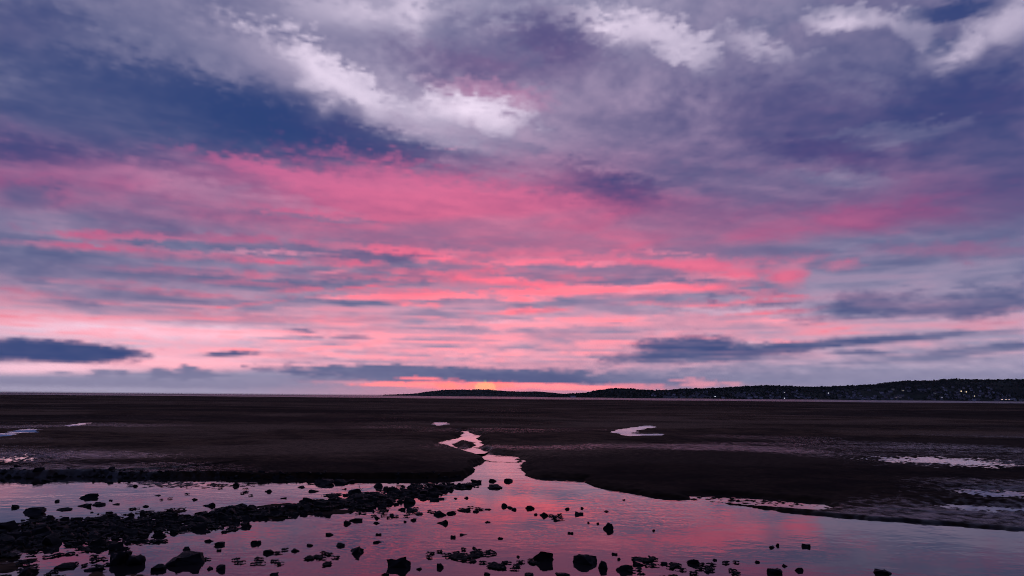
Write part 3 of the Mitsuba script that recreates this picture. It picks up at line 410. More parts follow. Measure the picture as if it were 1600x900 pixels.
scene['sky'] = mikit.sky(SUN, turbidity=3, sun_scale=7e-05, sun_angle=1.9, sun_tint=(0.3, 2.0, 0.2), ground=(0.05, 0.045, 0.045), sky_tint=(1.0, 0.32, 1.15), clouds=clouds,
                         cloud_lit=(6.759, 5.719, 6.889), cloud_dark=(0.175, 0.364, 1.222))

# ------------------------------------------------------------------ where the shore, the creek, the pools and the stones lie (metres, seen from above)
BANK_LEFT = [(-20.17, 22.41), (-17.42, 22.8), (-15.7, 23.11), (-14.46, 23.03), (-13.54, 23.47), (-11.92, 23.41), (-10.68, 23.33), (-9.4, 23.61), (-7.91, 23.37), (-6.6, 23.65), (-5.13, 23.41), (-3.98, 23.68), (-2.78, 23.77), (-1.89, 24.03), (-1.35, 24.64)]
BANK_RIGHT = [(0.37, 24.78), (0.78, 24.24), (1.49, 24.11), (2.2, 23.8), (2.26, 22.77), (2.45, 21.7), (3.54, 20.51), (4.25, 19.79), (4.92, 19.13), (6.09, 17.82), (7.22, 16.95), (8.33, 16.33), (9.41, 15.83), (10.42, 15.37), (12.45, 14.71)]
CREEK_MOUTH = [(-1.43, 23.17), (-1.35, 24.64), (-1.34, 26.76), (-1.47, 28.46), (-1.2, 29.57), (-0.89, 30.78), (-0.34, 31.78), (0.23, 31.84), (0.54, 30.92), (0.35, 28.63), (0.41, 26.23), (0.37, 24.78), (0.41, 23.31)]
CREEK_BEND = [(-4.11, 40.66), (-3.84, 44.34), (-3.22, 45.79), (-3.42, 50.41), (-4.1, 56.0), (-3.45, 57.2), (-2.7, 53.25), (-1.9, 49.02), (-1.9, 45.3), (-1.52, 42.18), (-1.44, 38.41), (-1.75, 37.89), (-2.2, 41.49), (-2.74, 42.0), (-3.03, 39.73), (-2.43, 37.33), (-1.52, 34.85), (-1.64, 33.67), (-2.52, 35.98), (-3.37, 38.16)]
CREEK_RILL = [(-2.06, 38.27), (-1.43, 36.53), (-0.68, 34.96), (0.07, 33.54), (0.72, 31.89), (0.21, 29.71), (-0.71, 30.19), (-1.36, 32.0), (-2.11, 34.41)]
POOL_FAR = [(-6.7, 61.71), (-6.89, 67.71), (-5.92, 67.95), (-5.36, 63.43), (-5.62, 59.3)]
POOL_RIGHT = [(7.07, 53.0), (8.25, 57.4), (9.93, 60.1), (11.65, 64.42), (12.24, 61.85), (10.66, 57.89), (9.45, 55.46), (8.33, 50.48), (10.18, 49.94), (9.79, 47.85), (7.51, 46.71), (6.85, 48.55)]
STREAM_LEFT = [(-27.37, 37.19), (-29.0, 41.79), (-30.14, 44.51), (-31.63, 47.59), (-32.55, 50.26), (-33.16, 52.23), (-31.94, 51.42), (-30.43, 48.28), (-28.88, 45.54), (-29.11, 44.7), (-27.96, 41.96), (-27.45, 40.08), (-25.73, 35.39)]
STREAM_FAR = [(-32.63, 54.71), (-34.15, 58.92), (-33.39, 59.1), (-32.07, 55.44), (-31.28, 52.69)]
SHEENS = [[-12.58, 21.52, -6.45, 21.82, 1.81, 0.0], [4.19, 20.29, 8.31, 18.05, 1.1, 0.0], [-21.51, 26.85, -14.85, 28.1, 4.51, 0.2], [12.1, 32.67, 22.7, 27.59, 4.76, 0.17], [11.06, 20.88, 16.43, 19.67, 1.67, 0.12], [9.72, 18.69, 13.45, 17.2, 1.13, 0.07]]
ROCK_BAR = [(-9.69, 12.2), (-8.89, 13.27), (-8.3, 14.14), (-7.55, 14.99), (-6.63, 15.8), (-5.58, 16.61), (-4.67, 17.4), (-3.72, 18.49), (-2.7, 20.23), (-1.81, 21.85)]
ROCK_BAR_HALF = [3.17, 2.91, 2.8, 2.55, 2.21, 1.61, 1.7, 1.76, 1.52, 1.0]
ROCKS = [(-15.9, 24.21, 0.218, 0.231), (-15.76, 23.56, 0.382, 0.112), (-13.7, 22.22, 0.321, 0.077), (-10.57, 21.24, 0.172, 0.055), (-7.84, 21.52, 0.194, 0.084), (-10.91, 18.18, 0.18, 0.047), (-10.55, 18.89, 0.443, 0.098), (-9.83, 17.46, 0.346, 0.076), (-9.63, 17.68, 0.319, 0.069), (-11.25, 17.19, 0.202, 0.067), (-10.0, 16.92, 0.366, 0.044), (-9.72, 18.39, 0.1, 0.032), (-9.27, 17.79, 0.16, 0.023), (-8.44, 17.51, 0.142, 0.038), (-9.06, 19.36, 0.175, 0.034), (-7.82, 18.7, 0.169, 0.049), (-7.07, 17.71, 0.319, 0.084), (-10.38, 16.5, 0.566, 0.114), (-5.43, 14.42, 0.117, 0.031), (-5.04, 13.25, 0.215, 0.057), (-5.35, 13.54, 0.171, 0.041), (-4.87, 12.76, 0.081, 0.028), (-6.05, 11.78, 0.34, 0.194), (-5.77, 11.73, 0.275, 0.142), (-5.04, 11.87, 0.589, 0.154), (-5.44, 12.81, 0.162, 0.05), (-5.22, 11.4, 0.226, 0.079), (-4.49, 11.47, 0.093, 0.04), (-4.32, 11.44, 0.144, 0.069), (-7.02, 11.09, 0.36, 0.115), (-6.18, 11.37, 0.308, 0.039), (-6.69, 11.49, 0.352, 0.06), (-4.49, 13.39, 0.145, 0.058), (-3.79, 21.58, 0.292, 0.121), (-6.51, 20.35, 0.239, 0.07), (-5.74, 19.09, 0.172, 0.033), (-5.34, 20.45, 0.332, 0.062), (-5.9, 21.28, 0.269, 0.055), (-4.64, 20.97, 0.17, 0.036), (-5.52, 22.21, 0.761, 0.135), (-5.03, 22.45, 0.486, 0.117), (-4.79, 22.73, 0.246, 0.079), (-3.53, 19.61, 0.425, 0.085), (-3.2, 19.83, 0.161, 0.052), (-1.03, 22.77, 0.329, 0.108), (-1.27, 21.82, 0.354, 0.094), (-0.54, 23.22, 0.272, 0.08), (-0.46, 21.58, 0.487, 0.093), (-0.07, 23.23, 0.293, 0.091), (-1.72, 22.19, 0.1, 0.058), (-2.27, 22.19, 0.12, 0.038), (-2.49, 17.32, 0.172, 0.06), (-2.23, 17.24, 0.28, 0.06), (-2.02, 16.74, 0.211, 0.036), (-2.58, 16.5, 0.119, 0.057), (-2.84, 16.17, 0.117, 0.042), (-2.74, 15.55, 0.154, 0.034), (-2.03, 15.96, 0.13, 0.048), (-2.18, 15.75, 0.071, 0.027), (-1.55, 16.68, 0.286, 0.087), (-1.4, 15.62, 0.24, 0.081), (-1.32, 16.85, 0.213, 0.051), (-1.07, 17.33, 0.313, 0.045), (-0.77, 17.16, 0.155, 0.045), (-0.5, 17.5, 0.142, 0.023), (-1.12, 19.37, 0.122, 0.042), (-1.39, 19.27, 0.104, 0.025), (-0.46, 15.77, 0.128, 0.02), (-3.32, 15.47, 0.167, 0.067), (-3.23, 15.89, 0.287, 0.055), (-3.38, 14.24, 0.154, 0.043), (-2.47, 14.3, 0.116, 0.031), (-2.36, 13.58, 0.172, 0.024), (-2.58, 12.75, 0.31, 0.11), (-2.94, 13.23, 0.167, 0.057), (-3.6, 12.8, 0.15, 0.039), (-3.99, 12.66, 0.206, 0.055), (-4.43, 13.39, 0.121, 0.058), (-3.48, 13.25, 0.12, 0.023), (-1.72, 11.77, 0.361, 0.163), (-1.06, 11.69, 0.116, 0.066), (-1.05, 14.1, 0.102, 0.043), (-0.87, 14.37, 0.181, 0.037), (-0.18, 14.03, 0.114, 0.03), (-0.62, 13.15, 0.071, 0.028), (-0.14, 18.02, 0.163, 0.078), (0.0, 17.79, 0.144, 0.046), (-1.37, 11.57, 0.094, 0.02), (-0.33, 11.28, 0.102, 0.024), (-3.43, 11.16, 0.141, 0.029), (-1.82, 11.19, 0.121, 0.019), (-0.86, 12.63, 0.159, 0.022), (-0.71, 12.39, 0.179, 0.027), (-0.56, 12.11, 0.164, 0.026), (-0.53, 12.69, 0.206, 0.027), (-0.21, 11.85, 0.15, 0.031), (-0.1, 11.64, 0.126, 0.035), (0.47, 17.77, 0.24, 0.069), (0.09, 17.5, 0.126, 0.045), (1.35, 17.67, 0.159, 0.046), (1.7, 17.8, 0.08, 0.039), (1.55, 16.89, 0.213, 0.066), (0.57, 16.8, 0.091, 0.036), (0.75, 16.73, 0.196, 0.08), (1.06, 16.06, 0.29, 0.035), (0.95, 16.57, 0.09, 0.029), (2.21, 17.36, 0.141, 0.03), (2.91, 19.3, 0.087, 0.025), (1.96, 15.11, 0.232, 0.131), (1.83, 15.71, 0.085, 0.034), (1.64, 15.8, 0.057, 0.021), (1.17, 14.6, 0.119, 0.032), (2.84, 14.98, 0.068, 0.013), (0.56, 12.29, 0.355, 0.149), (1.18, 12.1, 0.404, 0.131), (1.42, 11.73, 0.212, 0.112), (1.74, 11.61, 0.272, 0.08), (2.04, 12.0, 0.195, 0.052), (2.92, 12.15, 0.219, 0.074), (2.43, 12.05, 0.152, 0.026), (2.13, 12.32, 0.333, 0.021), (1.75, 12.74, 0.103, 0.022), (1.77, 12.35, 0.067, 0.021), (3.97, 12.24, 0.088, 0.032), (3.32, 12.36, 0.067, 0.021), (3.0, 11.56, 0.125, 0.025), (0.14, 12.48, 0.068, 0.022), (0.79, 11.31, 0.245, 0.029), (0.29, 11.26, 0.142, 0.024), (4.63, 13.42, 0.121, 0.035), (4.78, 13.58, 0.061, 0.047), (5.27, 13.53, 0.159, 0.053), (4.44, 11.71, 0.148, 0.046), (3.98, 11.49, 0.228, 0.08), (5.66, 11.58, 0.293, 0.055), (4.32, 12.0, 0.087, 0.016)]
RIDGE_RIGHT = [(184, 2.7), (276, 11.1), (383, 18.2), (444, 31.0), (506, 40.7), (567, 44.3), (628, 43.3), (674, 37.6), (751, 35.2), (827, 37.4), (883, 44.0), (981, 46.4), (1073, 48.7), (1165, 55.7), (1226, 60.8), (1303, 65.1), (1379, 65.2), (1456, 62.8), (1532, 61.0), (1670, 63.1), (1778, 70.2), (1839, 73.8), (1900, 75.9), (1946, 82.4), (1992, 90.5), (2053, 97.1), (2145, 97.9), (2222, 100.1), (2283, 108.3), (2360, 110.5), (2452, 105.2), (2697, 110.4), (3065, 95.2), (3678, 73.0), (4597, 56.5), (5517, 43.1)]
RIDGE_MID = [(-1195, -2.1), (-1053, 7.6), (-911, 13.4), (-768, 35.7), (-626, 52.3), (-455, 56.7), (-313, 59.6), (-199, 58.9), (-85, 47.4), (57, 42.9), (228, 41.6), (455, 26.5), (740, 11.9), (1195, -1.2)]
RIDGE_FAR = [(-473, 2.4), (-158, 44.6), (79, 64.0), (315, 70.0), (552, 54.7), (788, 29.2), (1025, 3.7)]
LIT = [(1925, 54.6), (2225, 48.1), (2240, 45.1), (1572, 33.2), (1842, 14.1), (1863, 14.3), (2317, 9.0), (2335, 9.2), (2351, 9.3), (2231, 23.6), (978, 11.1), (1284, 6.1), (2072, 36.0), (2056, 15.9), (1349, 34.3), (1955, 48.8)]
WEED = [(-0.72, 12.47, 26, 0.19), (-0.5, 12.72, 8, 0.11), (-0.16, 11.85, 12, 0.12), (-3.82, 12.44, 10, 0.31), (-3.12, 12.14, 10, 0.3), (2.3, 11.73, 14, 0.4), (3.06, 11.63, 12, 0.3), (-5.43, 22.21, 16, 0.37), (-8.55, 20.23, 10, 1.01), (-6.96, 11.76, 25, 0.48), (0.24, 12.04, 8, 0.2), (2.1, 12.3, 8, 0.15), (-2.27, 17.07, 12, 0.43), (-0.84, 17.33, 12, 0.21), (0.95, 16.53, 6, 0.14)]
TWIG = (-3.95, 19.76)

import drjit as dr
import shapely
from shapely.geometry import Polygon, LineString
from shapely.ops import unary_union

rng = np.random.default_rng(7)
lerp = lambda a, b, t: a + (b - a) * t


def structure(key, shape, label=None, kind='structure'):
    scene[key] = shape
    labels[key] = {'kind': kind}
    if label:
        labels[key]['label'] = label


def thing(key, label, category, group=None):
    labels[key] = {'label': label, 'category': category}
    if group:
        labels[key]['group'] = group


taken = {}


def numbered(name):
    taken[name] = taken.get(name, -1) + 1
    return name if taken[name] == 0 else f'{name}_{taken[name]:03d}'


# ------------------------------------------------------------------ materials
N, F, V = mikit.noise, mikit.fbm, mikit.voronoi
mixc, smooth = mikit.mix, mikit.smoothstep


def mud_colour(p, n, uv):
    a = F(p.x * 0.9, p.y * 0.9, 0, 4)
    b = F(p.x * 0.11 + 9, p.y * 0.16, 3, 4)                    # silt and sand lie in broad streaks
    c = F(p.x * 7, p.y * 7, 5, 3)
    base = mixc(mi.Color3f(0.072, 0.036, 0.018), mi.Color3f(0.028, 0.014, 0.007), smooth(0.3, 0.7, a))
    base = mixc(base, mi.Color3f(0.115, 0.064, 0.036), smooth(0.45, 0.66, b) * 0.85)
    wet = F(p.x * 0.022 + 55.46, p.y * 0.055 + 24.96, 1, 4)                 # broad bands of wetter, darker mud
    base = base * (0.40 + 0.95 * smooth(0.40, 0.58, wet + 0.12 * (c - 0.5)))
    return base * (0.3 + 1.15 * c)


def mud_height(p, n, uv):
    return 0.6 * F(p.x * 3.1, p.y * 3.1, 0, 4) + 0.4 * F(p.x * 14, p.y * 14, 2, 3)


def mud_damp(p, n, uv):
    # how much of the surface is a film of water: small hollows of the ripples, many of them where the flat lies wet, in broad patches
    hollow = F(p.x * 6.5, p.y * 6.5, 7, 4)
    broad = F(p.x * 0.055 + 22.03, p.y * 0.13 + 50.26, 2, 4)
    sandy = smooth(38, 62, p.y + 50 * (F(p.x * 0.03, p.y * 0.03, 11, 3) - 0.5))     # sandier ground farther out drains dry
    return smooth(0.47, 0.70, 0.30 * hollow + 0.95 * (dr.minimum(broad, 0.6) - 0.5) + 0.36 - 0.16 * sandy)


scene['mud_material'] = {'type': 'bumpmap', 'arbitrary': mikit.proc(mud_height, 0.02), 'scale': 0.02,
                         'bsdf': {'type': 'blendbsdf', 'weight': mikit.proc(mud_damp),
                                  'dry': {'type': 'principled', 'base_color': mikit.proc(mud_colour), 'roughness': 0.9, 'specular': 0.06},
                                  'wet': {'type': 'principled', 'base_color': {'type': 'rgb', 'value': [0.03, 0.018, 0.012]}, 'roughness': 0.33, 'specular': 0.5}}}


def ripple(p, n, uv):
    gust = smooth(0.4, 0.62, F(p.x * 0.35 + 4, p.y * 0.5, 6, 3))   # light air ruffles the water in patches
    return (0.5 + 1.3 * gust) * (F(p.x * 2.2 + 0.4 * p.y, p.y * 4.0, 0, 3) + 0.35 * F(p.x * 9, p.y * 13, 4, 2))


scene['water_material'] = {'type': 'bumpmap', 'arbitrary': mikit.proc(ripple, 0.02), 'scale': 0.002,
                           'bsdf': {'type': 'plastic', 'diffuse_reflectance': {'type': 'rgb', 'value': [0.022, 0.017, 0.016]}, 'int_ior': 1.46}}
scene['sea_material'] = {'type': 'roughplastic', 'diffuse_reflectance': {'type': 'rgb', 'value': [0.03, 0.03, 0.035]}, 'int_ior': 1.34, 'alpha': 0.12, 'distribution': 'ggx'}


def stone_colour(p, n, uv):
    a = F(p.x * 9, p.y * 9, p.z * 9, 4)
    return mixc(mi.Color3f(0.007, 0.006, 0.006), mi.Color3f(0.020, 0.017, 0.016), smooth(0.4, 0.75, a))


def stone_height(p, n, uv):
    return F(p.x * 22, p.y * 22, p.z * 22, 4)


scene['stone_material'] = {'type': 'bumpmap', 'arbitrary': mikit.proc(stone_height, 0.004), 'scale': 0.02,
                           'bsdf': {'type': 'principled', 'base_color': mikit.proc(stone_colour), 'roughness': 0.6, 'specular': 0.08}}
scene['weed_material'] = {'type': 'twosided', 'bsdf': {'type': 'principled', 'base_color': {'type': 'rgb', 'value': [0.008, 0.007, 0.006]}, 'roughness': 0.6, 'specular': 0.08}}


def hill_colour(p, n, uv):
    a = F(p.x * 0.006, p.y * 0.01, p.z * 0.02, 4)
    return mixc(mi.Color3f(0.022, 0.028, 0.02), mi.Color3f(0.045, 0.052, 0.034), smooth(0.45, 0.62, a))


scene['hill_material'] = {'type': 'diffuse', 'reflectance': mikit.proc(hill_colour)}
scene['tree_material'] = {'type': 'diffuse', 'reflectance': {'type': 'rgb', 'value': [0.022, 0.03, 0.018]}}
for key, rgb in (('white_render', (0.5, 0.49, 0.48)), ('cream_render', (0.32, 0.3, 0.27)), ('grey_stone', (0.2, 0.19, 0.19)), ('slate_roof', (0.07, 0.07, 0.08)), ('sand_material', (0.07, 0.055, 0.05))):
    scene[key] = {'type': 'twosided', 'bsdf': {'type': 'diffuse', 'reflectance': {'type': 'rgb', 'value': list(rgb)}}}

# ------------------------------------------------------------------ the ground: mudflat with its low banks, creek, pools and the stony bar, one sheet out to the horizon
bank = BANK_LEFT + CREEK_MOUTH[2:-2] + BANK_RIGHT
bank_line = LineString([(-400, 20)] + bank + [(400, -60)])
mud_area = Polygon([(-400, 20)] + bank + [(400, -60), (900, 900), (-900, 900)])
bar_line = LineString(ROCK_BAR)
POOLS = [('creek', CREEK_BEND, 0.06), ('creek_rill', CREEK_RILL, 0.0), ('far_pool', POOL_FAR, 0.2), ('pool', POOL_RIGHT, 0.2), ('stream', STREAM_LEFT, 0.2), ('far_stream', STREAM_FAR, 0.22)]


def polar_mesh():
    """Vertex grid round the photographer's stand, finest on the near shore."""
    def run(a, b, f):
        return list(np.exp(np.arange(math.log(a), math.log(b), f)))
    r = np.array([0.3] + run(0.6, 8, 0.05) + run(8, 60, 0.0042) + run(60, 900, 0.011) + run(900, 13000, 0.12))
    a = np.concatenate([np.arange(-180, -48, 3.0), np.arange(-48, 48, 0.115), np.arange(48, 180, 3.0)])
    A, R = np.meshgrid(np.radians(a), r)
    x, y = R * np.sin(A), R * np.cos(A)
    n, m = R.shape
    i = np.arange((n - 1) * m).reshape(n - 1, m)
    j = np.roll(i, -1, axis=1)
    quads = np.stack([i, j, j + m, i + m], -1).reshape(-1, 4)
    return x.ravel(), y.ravel(), quads


def fbm2(x, y, f, octaves, seed):
    return meshkit.fbm(np.stack([x * f, y * f, np.zeros_like(x)], -1), octaves, seed) - 0.5


def bar_profile(x, y):
    """1 on the crest of the stony bar, 0 at its edges and beyond."""
    pts = shapely.points(x, y)
    s = shapely.line_locate_point(bar_line, pts)
    cum = np.concatenate([[0], np.cumsum(np.hypot(*np.diff(np.array(ROCK_BAR), axis=0).T))])
    half = np.interp(s, cum, ROCK_BAR_HALF)
    return np.clip(1 - shapely.distance(bar_line, pts) / half, 0, 1)


def ground_z(x, y):
    dist = np.hypot(x, y)
    z = np.full(x.shape, -0.12)
    near = (dist < 140) & (y > 4)
    X, Y = x[near], y[near]
    pts = shapely.points(X, Y)
    sd = shapely.distance(bank_line, pts) * np.where(shapely.contains_xy(mud_area, X, Y), 1, -1)
    sd = sd + 0.45 * fbm2(X, Y, 0.6, 4, 5) + 0.25 * fbm2(X, Y, 4.0, 3, 6)
    # left of the creek a little cliff of mud, right of it a lower one that runs out into a wet slope
    slope = sstep(2.0, 4.5, X)
    cliff = lerp(0.17, 0.13, sstep(-1, 1, X)) * sstep(-0.02, lerp(0.2, 0.6, sstep(-1, 1, X)), sd) + 0.03 * sstep(0.2, 5, sd)
    beach = 0.10 * sstep(-0.1, 0.25, sd) * sstep(8, 4, X) + 0.055 * sstep(-0.1, 0.2, sd) * sstep(4, 8, X) + 0.15 * sstep(0.3, 6, sd)
    top = lerp(cliff, beach, slope)
    bed = -0.10 + 0.08 * sstep(25.0, 27.5, Y) + 0.085 * sstep(12.6, 11.0, Y) + 0.06 * fbm2(X, Y, 0.35, 4, 8) + 0.05 * fbm2(X, Y, 3.0, 4, 9)
    z1 = np.where(sd > -0.15, np.maximum(bed * (1 - sstep(-0.1, 0.15, sd)) + top, -0.2), bed)
    rough = fbm2(X, Y, 2.2, 5, 11)
    z1 = z1 + sstep(0.1, 1.2, sd) * (0.035 * rough + 0.014 * fbm2(X, Y, 7.0, 3, 10) + 0.10 * fbm2(X, Y, 0.12, 4, 12))
    # the bar of cobbles and weed
    prof = np.zeros_like(X)
    b = (Y < 26) & (Y > 9) & (X < 4) & (X > -16)
    prof[b] = bar_profile(X[b], Y[b])
    z1 = z1 + sstep(0, 0.45, prof) * (0.085 + 0.13 * fbm2(X, Y, 1.6, 4, 13))
    # pools and streams left by the tide
    for name, poly, zw in POOLS:
        P = Polygon(poly)
        c = np.array(P.bounds).reshape(2, 2)
        k = (X > c[0, 0] - 4) & (X < c[1, 0] + 4) & (Y > c[0, 1] - 4) & (Y < c[1, 1] + 4)
        q = shapely.points(X[k], Y[k])
        s = shapely.distance(P.exterior, q) * np.where(shapely.contains_xy(P, X[k], Y[k]), 1, -1)
        s = s + (1.5 if zw > 0.1 else 0.9) * fbm2(X[k], Y[k], 0.8, 5, 17)
        dip = zw - (0.05 if zw > 0 else 0.08) * sstep(0, 0.4, s) + 0.012 + 0.05 * fbm2(X[k], Y[k], 2.5, 4, 19)
        z1[k] = lerp(z1[k], dip, sstep(-0.35, 0.05, s))
        out = (s < 0) & (s > -3)
        kk = np.nonzero(k)[0][out]
        kk = kk[sd[kk] > 0.2]
        z1[kk] = np.maximum(z1[kk], zw + 0.015)
    for x0, y0, x1, y1, half, zw in SHEENS:
        w = sheen_weight(X, Y, (x0, y0, x1, y1, half))
        fine = 0.08 * fbm2(X, Y, 9.0, 3, 23) + 0.02 * fbm2(X, Y, 0.7, 3, 24)
        level = zw + 0.034 - 0.06 * w + 1.3 * fine if zw > 0 else 1.3 * fine - 0.03 * (1 - w)
        if zw > 0:
            rim = shapely.distance(LineString([(x0, y0), (x1, y1)]), pts) < half * 1.1
            z1 = np.where(rim & (sd > 0.2), np.maximum(z1, zw + 0.015), z1)
        z1 = lerp(z1, level, sstep(0.0, 0.5, w))
    # the beach under the photographer
    z1 = z1 + 0
    z[near] = z1
    shore = 1.0 * sstep(10.5, 2, y) + np.clip(-y * 0.01, 0, 1.5)
    z = np.where(y < 10.5, np.where(near, np.maximum(z, z + shore), shore + 0.1), z)
    far = (dist >= 140) & (y > 4)
    und = 0.10 * fbm2(x, y, 0.12, 4, 12) * (dist < 300)
    wide = 0.35 * fbm2(x, y * 1.6, 0.013, 4, 14)
    flat = 0.25 + und + wide * sstep(40, 220, dist)
    z = np.where(far, flat, z + wide * sstep(40, 220, dist) * near)
    edge = 700 + 160 * fbm2(x, y, 0.004, 4, 15)
    z = np.where(far, lerp(z, -1.5, sstep(edge - 6, edge + 30, y)), z)
    return z


def sheen_weight(x, y, s):
    x0, y0, x1, y1, half = s
    d = np.array([x1 - x0, y1 - y0])
    L = np.hypot(*d)
    d = d / L
    u = ((x - x0) * d[0] + (y - y0) * d[1]) / L
    v = ((y - y0) * d[0] - (x - x0) * d[1]) / half
    end = np.clip(np.minimum(u, 1 - u) * L / (half * 1.2), 0, 1)
    r = np.abs(v + 0.5 * fbm2(x, y, 0.45, 3, 29))
    return np.clip(1 - r, 0, 1) * sstep(0, 1, end)


gx, gy, gq = polar_mesh()
gz = ground_z(gx, gy)
structure('ground', mikit.ply((np.stack([gx, gy, gz], -1), gq), 'mud_material', smooth=True))


def z_at(x, y):
    return ground_z(np.atleast_1d(np.asarray(x, float)), np.atleast_1d(np.asarray(y, float)))


def sheet(poly, z):
    v, f = trimesh.creation.triangulate_polygon(Polygon(poly) if not isinstance(poly, Polygon) else poly, engine='earcut')
    f = np.asarray(f)
    a, b, c = (v[f[:, k]] for k in range(3))
    f = np.where((((b - a)[:, 0] * (c - a)[:, 1] - (b - a)[:, 1] * (c - a)[:, 0]) < 0)[:, None], f[:, ::-1], f)
    return np.column_stack([v, np.full(len(v), z)]), f


structure('lagoon_water', mikit.ply(sheet(Polygon([(-90, 3)] + [(90, 3), (90, 12), (20, 17), (6, 26), (2.2, 37), (-3.4, 37), (-4, 27), (-30, 27), (-90, 27)]), 0.0), 'water_material'))
for name, poly, zw in POOLS:
    if zw == 0:
        continue                                                # tidal: part of the lagoon
    structure(name + '_water', mikit.ply(sheet(Polygon(poly).buffer(0.5), zw), 'water_material'))
for k, (x0, y0, x1, y1, half, zw) in enumerate(SHEENS):
    if zw > 0.01:
        structure('wet_film' + (f'_{k:03d}' if k else ''), mikit.ply(sheet(LineString([(x0, y0), (x1, y1)]).buffer(half * 0.8).intersection(mud_area.buffer(-0.7)), zw), 'water_material'))
ang = np.linspace(0, 2 * np.pi, 257)[:-1]
sv = np.concatenate([np.column_stack([r * np.cos(ang), r * np.sin(ang), 0 * ang]) for r in (430, 900, 3000, 7000, 12900)])
sf = np.concatenate([np.stack([k * 256 + np.arange(256), (k + 1) * 256 + np.arange(256), (k + 1) * 256 + (np.arange(256) + 1) % 256, k * 256 + (np.arange(256) + 1) % 256], -1) for k in range(4)])
structure('sea', mikit.ply((sv, sf), 'sea_material'))


def mound(cx, cy, length, width, height):
    u, v = np.meshgrid(np.linspace(-1, 1, 60), np.linspace(-1, 1, 14))
    h = np.clip(1 - v**2, 0, 1) * np.clip(1 - u**2, 0, 1) ** 0.5 * (0.75 + 0.9 * fbm2(u * 4, v, 1, 3, 41))
    i = np.arange(13 * 60).reshape(13, 60)[:, :-1]
    return np.column_stack([(cx + u * length).ravel(), (cy + v * width).ravel(), (height * h - 0.1).ravel()]), np.stack([i, i + 1, i + 61, i + 60], -1).reshape(-1, 4)


structure('sand_bank', mikit.ply(mound(-1010, 1500, 130, 60, 0.75), 'sand_material', smooth=True))
structure('sand_bank_001', mikit.ply(mound(-700, 1500, 95, 60, 0.7), 'sand_material', smooth=True))
structure('sand_bank_002', mikit.ply(mound(-480, 1500, 75, 60, 0.6), 'sand_material', smooth=True))

# ------------------------------------------------------------------ the far shore: wooded hills, houses among the trees


def ridge_height(profile, x):
    p = np.array(profile, float)
    return np.interp(x, p[:, 0], p[:, 1])


def hill_z(profile, front, depth, x, y):
    """The slope from the shore line FRONT up to the crest, DEPTH metres behind it, and down again."""
    t = (y - front) / depth
    h = np.maximum(ridge_height(profile, x), 0) * (1 + 0.05 * fbm2(x, 0 * x, 0.01, 3, 43))
    up_ = sstep(0, 1, t) * 0.55 + 0.45 * np.clip(t, 0, 1)
    back = 1 - 0.7 * sstep(1, 2.2, t)
    rise = np.minimum(h, 3) * sstep(0, 0.05, t)
    return np.maximum(rise, h * up_) * back + 6 * fbm2(x, y, 0.006, 3, 44) * sstep(0.1, 0.5, t) * np.clip(h / 40, 0, 1) * (t < 0.9) - 1.0 * (t <= 0)


def hill_mesh(profile, front, depth, step):
    p = np.array(profile, float)
    xs = np.arange(p[0, 0], p[-1, 0], step)
    ys = front + depth * np.concatenate([[-0.02], np.linspace(0.0, 1.1, 34), np.linspace(1.2, 2.2, 8)])
    x, y = np.meshgrid(xs, ys)
    z = hill_z(profile, front, depth, x.ravel(), y.ravel())
    m = len(xs)
    i = np.arange((len(ys) - 1) * m).reshape(-1, m)[:, :-1]
    return np.column_stack([x.ravel(), y.ravel(), z]), np.stack([i, i + 1, i + m + 1, i + m], -1).reshape(-1, 4)


HILLS = [('wooded_hill', RIDGE_RIGHT, 3450.0, 420.0, 9), ('low_headland', RIDGE_MID, 6300.0, 600.0, 14), ('distant_hill', RIDGE_FAR, 8800.0, 700.0, 20)]
for name, prof, front, depth, step in HILLS:
    structure(name, mikit.ply(hill_mesh(prof, front, depth, step), 'hill_material', smooth=True))

LIT_AT = []
for x, h in LIT:                                          # where the houses with lit windows stand on the slope
    ys = 3450 + 420 * np.linspace(0.015, 0.95, 200)
    zs = hill_z(RIDGE_RIGHT, 3450, 420, np.full(200, float(x)), ys)
    LIT_AT.append((float(x), float(ys[np.argmin(np.abs(zs + 3 - h))]) if h > 5 else 3457.0))
blob = trimesh.creation.icosphere(subdivisions=1)


def woodland(profile, front, depth, n, size, seed, keep):
    r = np.random.default_rng(seed)
    p = np.array(profile, float)
    x = r.uniform(p[0, 0], p[-1, 0], n)
    t = np.where(r.random(n) < 0.45, r.normal(0.97, 0.05, n), r.uniform(0.06, 1.02, n))
    y = front + depth * t
    clump = meshkit.fbm(np.stack([x * 0.008, y * 0.012, 0 * x], -1), 3, seed)
    ok = (clump > keep(t)) & (ridge_height(profile, x) > 4)
    for lx, ly in LIT_AT:                                 # gardens in front of those houses
        ok &= ~((np.abs(x - lx) < 13) & (y < ly + 4) & (y > ly - 150))
    x, y, t = x[ok], y[ok], t[ok]
    z = hill_z(profile, front, depth, x, y)
    s = size * r.uniform(0.55, 1.25, len(x))
    vs = []
    for k in range(len(x)):
        v = blob.vertices * (1 + 0.22 * r.standard_normal((len(blob.vertices), 1))) * [s[k], s[k], s[k] * r.uniform(0.8, 1.5)]
        vs.append(v + [x[k], y[k], z[k] + 0.05 * s[k]])
    fs = np.concatenate([blob.faces + k * len(blob.vertices) for k in range(len(x))])
    return np.concatenate(vs), fs


